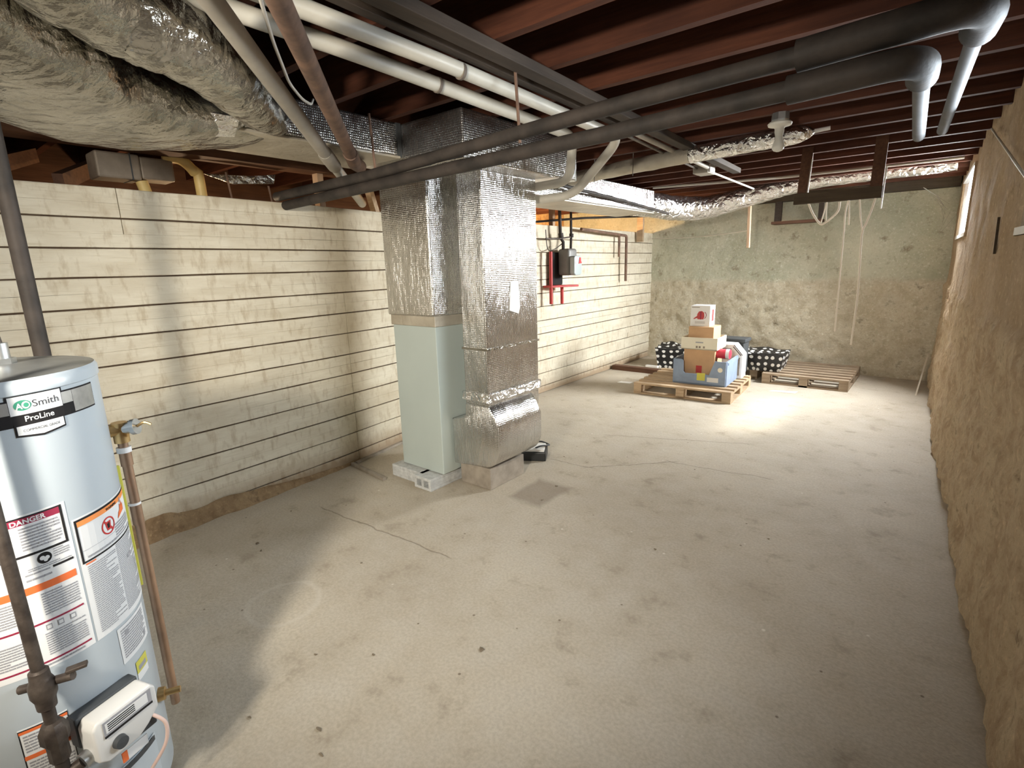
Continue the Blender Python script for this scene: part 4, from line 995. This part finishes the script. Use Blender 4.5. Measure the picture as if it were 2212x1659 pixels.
ZP = .1405
def rot(loc, deg): return Matrix.Translation(loc) @ Matrix.Rotation(R(deg), 4, 'Z')
cr = thing('storage_crate', 'blue plastic crate with low front on the tan pallet', 'crate', (-2.16, 6.5, ZP))
RC = rot((-2.19, 6.53, ZP), 4)
cw, cdp = .31, .30
mb = MB(); mb.box((-cw, -cdp, 0), (cw, cdp, .015), 0, RC); mb.build('crate_base', 'blue', cr)
def crate_side(yy, nm):
    pts = [(-cw, 0), (cw, 0), (cw, .30), (cw - .13, .30), (cw - .145, .26), (cw - .19, .13), (-cw + .14, .13), (-cw + .125, .15), (-cw + .12, .28), (-cw + .10, .30), (-cw, .30)]
    mb = MB(); mb.prism(pts, yy, yy + .016, RC @ Matrix(((1, 0, 0, 0), (0, 0, 1, 0), (0, 1, 0, 0), (0, 0, 0, 1)))); return mb.build(nm, 'blue', cr, bevel=.003)
crate_side(-cdp, 'front_wall'); crate_side(cdp - .016, 'rear_wall')
for s in (-1, 1):
    mb = MB(); mb.box((s * cw - .009, -cdp + .016, 0), (s * cw + .009, cdp - .016, .30), 0, RC)
    mb.box((s * (cw + .012) - .006, -cdp + .05, .255), (s * (cw + .012) + .006, cdp - .05, .285), 0, RC); mb.build('end_wall', 'blue', cr, bevel=.003)
mb = MB(); mb.box((-.02, -cdp - .004, .055), (.075, -cdp + .002, .145), 0, RC); o = mb.build('yellow_sticker', 'yellow', cr); 
mb = MB(); mb.box((.10, -cdp - .004, .045), (.23, -cdp + .002, .10), 0, RC); mb.build('white_sticker', 'white', cr)
mb = MB(); mb.lathe([(0, .004), (.028, .004), (.028, 0)], seg=20, M=RC @ Matrix.Translation((.245, -cdp, .20)) @ Matrix.Rotation(pi / 2, 4, 'X')); mb.build('round_sticker', 'cardlight', cr)
def carton(name, label, c, size, deg, mat, extra=None, cat='box', bev=.004):
    M_ = rot(c, deg); w, d, h = size
    t = thing(name, label, cat, c)
    mb = MB(); mb.box((-w / 2, -d / 2, 0), (w / 2, d / 2, h), 0, M_); mb.build('carton', mat, t, bevel=bev)
    if extra: extra(t, M_, w, d, h)
    return t
def tall_x(t, M_, w, d, h):
    mb = MB(); mb.box((-.03, -d / 2 - .002, h * .27), (.04, -d / 2 + .001, h * .50), 0, M_); mb.build('red_tape', 'redpaint', t)
carton('cardboard_box', 'tall brown cardboard box standing inside the blue crate', (-2.22, 6.50, ZP + .016), (.37, .34, .40), 3, 'card', tall_x)
ty = thing('carton_tray', 'cream carton tray resting on the tall brown cardboard box', 'box', (-2.21, 6.5, .557))
MTy = rot((-2.22, 6.50, .557), 3)
mb = MB()
mb.box((-.215, -.20, 0), (.215, .20, .012), 0, MTy); mb.box((-.215, -.20, 0), (.215, -.188, .145), 0, MTy); mb.box((-.215, .188, 0), (.215, .20, .145), 0, MTy)
mb.box((-.215, -.188, 0), (-.203, .188, .145), 0, MTy); mb.box((.203, -.188, 0), (.215, .188, .145), 0, MTy); mb.build('tray_shell', 'cardlight', ty)
mb = MB(); mb.box((-.04, -.2025, .082), (.05, -.1995, .096), 0, MTy); mb.build('hand_slot', 'ink', ty)
mb = MB()
for x in (-.035, .0, .05): mb.box((x, -.2015, .02), (x + .022, -.1995, .045), 0, MTy)
mb.build('printed_mark', 'ductgrey', ty)
carton('cardboard_box', 'small brown cardboard box between the cream tray and the kettle carton', (-2.215, 6.50, .5695), (.30, .30, .26), 2, 'card')
def kettle(t, M_, w, d, h):
    F = M_ @ Matrix.Translation((0, -d / 2, 0)) @ Matrix(((1, 0, 0, 0), (0, 0, -1, 0), (0, 1, 0, 0), (0, 0, 0, 1)))
    k = MB()
    body = [(-.03, .085), (-.04, .11), (-.035, .15), (-.015, .18), (.02, .185), (.045, .165), (.05, .12), (.04, .085)]
    k.prism(body, .0005, .0015, F); k.prism([(-.035, .10), (-.075, .085), (-.08, .093), (-.037, .125)], .0005, .0015, F)
    k.build('kettle_picture', 'redbox', t)
    k = MB(); k.prism([(-.002, .083), (.012, .083), (.014, .18), (-.002, .18)], .0016, .0022, F)
    for i in range(10):
        a0, a1 = -1.2 + i * .24, -1.2 + (i + 1) * .24
        k.prism([(.04 + .035 * math.cos(a0), .135 + .045 * math.sin(a0)), (.04 + .035 * math.cos(a1), .135 + .045 * math.sin(a1)), (.04 + .028 * math.cos(a1), .135 + .038 * math.sin(a1)), (.04 + .028 * math.cos(a0), .135 + .038 * math.sin(a0))], .0016, .0022, F)
    k.build('kettle_shading', 'maroon', t)
    k = MB(); k.prism([(-.105, .225), (-.01, .225), (-.01, .232), (-.105, .232)], .0005, .0015, F)
    for i in range(3): k.prism([(-.06, .035 + i * .01), (.06, .035 + i * .01), (.06, .038 + i * .01), (-.06, .038 + i * .01)], .0005, .0015, F)
    k.build('print', 'ductgrey', t)
    s = MB(); s.box((w / 2 - .001, -.03, .06), (w / 2 + .0015, .04, h - .05), 0, M_); s.build('side_print', 'redbox', t)
carton('kettle_carton', 'white carton printed with a red kettle topping the stack', (-2.25, 6.50, .830), (.235, .20, .25), 2, 'boxwhite', kettle)
# red pack in the crate
rp = thing('red_pack', 'glossy red packet lying on the right end of blue crate', 'packet', (-2.0, 6.5, .44))
RP = rot((-1.985, 6.45, .447), 3)
mb = MB(); mb.tube([RP @ V(p) for p in ((-.115, 0, .06), (-.10, 0, .06), (.10, 0, .06), (.11, 0, .06))], [.03, .058, .060, .045], 20); mb.build('packet_body', 'red', rp, smooth=40)
mb = MB(); mb.tube([RP @ V(p) for p in ((.06, 0, .06), (.10, 0, .06))], [.0605, .0612], 20, caps=False); mb.build('packet_band', 'boxwhite', rp, smooth=40)
# white appliance boxes
ap = thing('heater_carton', 'big white carton with chamfered shoulders behind the blue crate', 'box', (-1.96, 6.88, ZP))
RA = rot((-2.015, 6.93, ZP), 4)
mb = MB(); mb.prism([(-.17, 0), (.17, 0), (.17, .30), (.06, .43), (-.17, .43)], -.12, .12, RA @ Matrix(((1, 0, 0, 0), (0, 0, 1, 0), (0, 1, 0, 0), (0, 0, 0, 1)))); mb.build('carton', 'boxwhite', ap, bevel=.006)
mb = MB(); mb.box((-.10, -.122, .33), (.03, -.119, .38), 0, RA); mb.build('dark_print', 'darkgrey', ap)
mb = MB(); mb.box((.10, -.1215, .04), (.14, -.119, .27), 0, RA); mb.build('grey_print', 'ductgrey', ap)
for x0_, z0_, x1_, z1_ in ((.168, .30, .06, .428), (.150, .295, .05, .405)):
    mb = MB(); mb.beam(RA @ V((x0_, -.121, z0_)), RA @ V((x1_, -.121, z1_)), .004, .010); mb.build('dark_edge', 'darkgrey', ap)
dl = MB(); dl.box((-2.25, 7.12, .555), (-1.90, 7.40, .60)); dl.box((-2.23, 7.14, ZP), (-1.92, 7.06 + .32, .555))
tag(dl.build('lidded_bin', 'darkgrey', bevel=.006), 'dark lidded bin standing behind the white carton', 'bin')
def bag(label, c, size, deg, top):
    mb = MB(); w, d, h = size; n = 14; vs = []; fs = []; uvs = []
    M_ = rot(c, deg)
    nz = 6
    per = []
    for k in range(4 * n):
        s, t = divmod(k, n); t = t / n * 2 - 1
        p = [(t, -1), (1, t), (-t, 1), (-1, -t)][s]; per.append(p)
    P = len(per)
    for j in range(nz + 1):
        z = j / nz
        for k, (a, b) in enumerate(per):
            fl = 1 + top * z - .10 * (1 - z) * (1 - z) + .05 * noise.noise((a * 3 + c[0] * 5, b * 3, z * 4))
            zz = h * z * (1 + (.22 * noise.noise((a * 1.5 + c[0], b * 1.7, 3)) if j == nz else 0))
            vs.append(M_ @ V((a * w / 2 * fl, b * d / 2 * fl, zz)))
    per_m = 2 * (w + d) / P
    for j in range(nz):
        for k in range(P):
            k2 = (k + 1) % P
            fs.append((j * P + k, j * P + k2, (j + 1) * P + k2, (j + 1) * P + k))
            uvs.append([(k * per_m, j * h / nz), ((k + 1) * per_m, j * h / nz), ((k + 1) * per_m, (j + 1) * h / nz), (k * per_m, (j + 1) * h / nz)])
    # sunken top
    ci = len(vs); vs.append(M_ @ V((0, 0, h * .82)))
    for k in range(P):
        fs.append((nz * P + k, nz * P + (k + 1) % P, ci))
        a, b = per[k], per[(k + 1) % P]
        uvs.append([(a[0] * w / 2, a[1] * d / 2), (b[0] * w / 2, b[1] * d / 2), (0, 0)])
    fs.append(tuple(range(P))[::-1]); uvs.append([(0, 0)] * P)
    mb.add(vs, fs, 0, uvs)
    return tag(mb.build('polka_dot_bag', 'polka', smooth=50), label, 'bag', 'polka dot storage bags')
bag('black polka dot bag sitting on the pallets right of the white carton', (-1.77, 7.72, ZP), (.46, .50, .24), 3, .10)
bag('black polka dot bag on the floor behind the loaded pallet near the left corner', (-3.10, 7.92, 0), (.56, .44, .33), 12, .06)

# ------------------------------------------------------------------ small floor things
pm = thing('condensate_pump', 'small black condensate pump with white top behind return duct', 'pump', (-2.5, 3.4, 0))
RPm = rot((-2.555, 3.40, 0), 30)
mb = MB(); mb.box((-.11, -.10, 0), (.11, .10, .075), 0, RPm); mb.build('tank', 'rubber', pm, bevel=.006)
mb = MB(); mb.box((-.09, -.085, .075), (.095, .085, .10), 0, RPm); mb.build('cover', 'boxwhite', pm, bevel=.006)
mb = MB(); mb.tube([RPm @ p for p in bez([(.02, -.05, .10), (.06, -.06, .12), (.12, 0, .11), (.12, .08, .09), (.05, .12, .10), (0, .09, .10)], 6)], .007, 8); mb.build('hose', 'darkgrey', pm, smooth=60)
mb = MB(); mb.beam((-3.70, 2.37, .012), (-3.20, 2.32, .012), .03, .024); tag(mb.build('pad_edging', 'concretepad', bevel=.003), 'low grey edging strip on the floor left of the furnace', 'strip')
mb = MB(); mb.beam((-3.69, 2.40, .010), (-3.80, 3.0, .010), .03, .02); tag(mb.build('pad_edging', 'concretepad', bevel=.003), 'low grey edging strip along the foot of board wall behind furnace', 'strip')
def chunk(x, y, s):
    mb = MB(); pts = []
    for k in range(10):
        a = random.random() * 2 * pi; b = random.random()
        pts.append((x + s * math.cos(a) * random.uniform(.5, 1), y + s * .6 * math.sin(a) * random.uniform(.5, 1), s * .45 * b))
    bm = bmesh.new()
    for p in pts: bm.verts.new(p)
    bmesh.ops.convex_hull(bm, input=bm.verts)
    bm.verts.ensure_lookup_table(); bm.verts.index_update()
    mb.add([v.co.copy() for v in bm.verts if v.link_faces] if False else [v.co.copy() for v in bm.verts], [[v.index for v in f.verts] for f in bm.faces]); bm.free()
    return mb
crumbs = MB()
for x, y, s in ((-3.05, 1.25, .02), (-2.95, 1.22, .016), (-3.3, 1.6, .012), (-2.35, 1.5, .012), (-1.35, 1.4, .02), (-1.7, 1.35, .008), (-2.05, 3.0, .018), (-2.0, 2.75, .014), (-1.1, 2.6, .012), (-1.9, .95, .012), (-1.7, 1.1, .010), (-1.55, .75, .016), (-1.45, .70, .014), (-2.6, 5.3, .014), (-2.2, 5.9, .014), (-1.8, .62, .014), (-1.35, 3.9, .01), (-.62, 3.1, .01), (-2.35, 3.55, .012)):
    m = chunk(x, y, s); crumbs.add(m.v, m.f)
tag(crumbs.build('debris', 'debris'), 'crumbs of rubble scattered over the concrete floor', 'debris', kind='stuff')
for x, y, w, lab in ((-1.38, 7.0, .16, 'flat white scrap of paper lying right of the loaded pallet'), (-3.25, 6.45, .10, 'flat white scrap of paper lying left of the loaded pallet')):
    mb = MB(); mb.prism([(-w, -.04), (w * .8, -.06), (w, .05), (-w * .7, .04)], .001, .003, rot((x, y, 0), 12)); tag(mb.build('paper_scrap', 'boxwhite'), lab, 'paper')

# ------------------------------------------------------------------ light
def light(kind, name, loc, energy, color=(1, 1, 1), aim=None, **k):
    d = bpy.data.lights.new(name, kind); d.energy = energy; d.color = color
    for a, b in k.items(): setattr(d, a, b)
    o = bpy.data.objects.new(name, d); COL.objects.link(o); o.location = loc
    if aim is not None: o.rotation_euler = (V(aim) - V(loc)).to_track_quat('-Z', 'Y').to_euler()
    return o
for w, e, nm, sp, ax in ((W1, 215, 'daylight_far', 140, (-1.7, -1.25, -1.05)), (W2, 30, 'daylight_near', 105, (-2.2, -2.2, -.6))):
    a, b, c, d = w; ym = (a + b) / 2; p = V((rwx(ym) + .15, ym, (c + d) / 2))
    o = light('AREA', nm, p, e, (.95, .98, 1.0) if nm == 'daylight_far' else (.82, .91, 1.0), p + V(ax), shape='RECTANGLE', size=b - a - .30, size_y=d - c - .15)
    o.data.spread = R(sp)
sv = V((1.50, 1.40, 2.10))
light('SUN', 'sun', sv * 5, 8.0, (1, .96, .88), (0, 0, 0), angle=R(9))
light('SPOT', 'work_lamp', (-.58, -1.05, 1.95), 400, (1, .925, .80), (-3.2, 3.9, .85), spot_size=R(90), spot_blend=1.0, shadow_soft_size=.12)
o = light('AREA', 'rear_fill', (-2.6, -2.8, 1.5), 8, (1, .93, .82), (-2.8, 2.5, 1.0), shape='RECTANGLE', size=1.1, size_y=1.5)  # soft fill added behind the camera
o.data.spread = R(110)
light('POINT', 'side_room_bulb', (-4.9, 6.6, 1.85), 170, (1, .64, .30), shadow_soft_size=.06)
light('POINT', 'side_room_bulb_near', (-4.55, 1.9, 1.75), 16, (1, .74, .46), shadow_soft_size=.06)
w = bpy.data.worlds.new('world'); S.world = w; w.use_nodes = True
bg = w.node_tree.nodes['Background']; bg.inputs[0].default_value = (.80, .90, 1, 1); bg.inputs[1].default_value = 1.2
S.view_settings.view_transform = 'Standard'; S.view_settings.look = 'None'
S.view_settings.exposure = 0.48; S.view_settings.gamma = 1.0; S.view_settings.use_curve_mapping = False
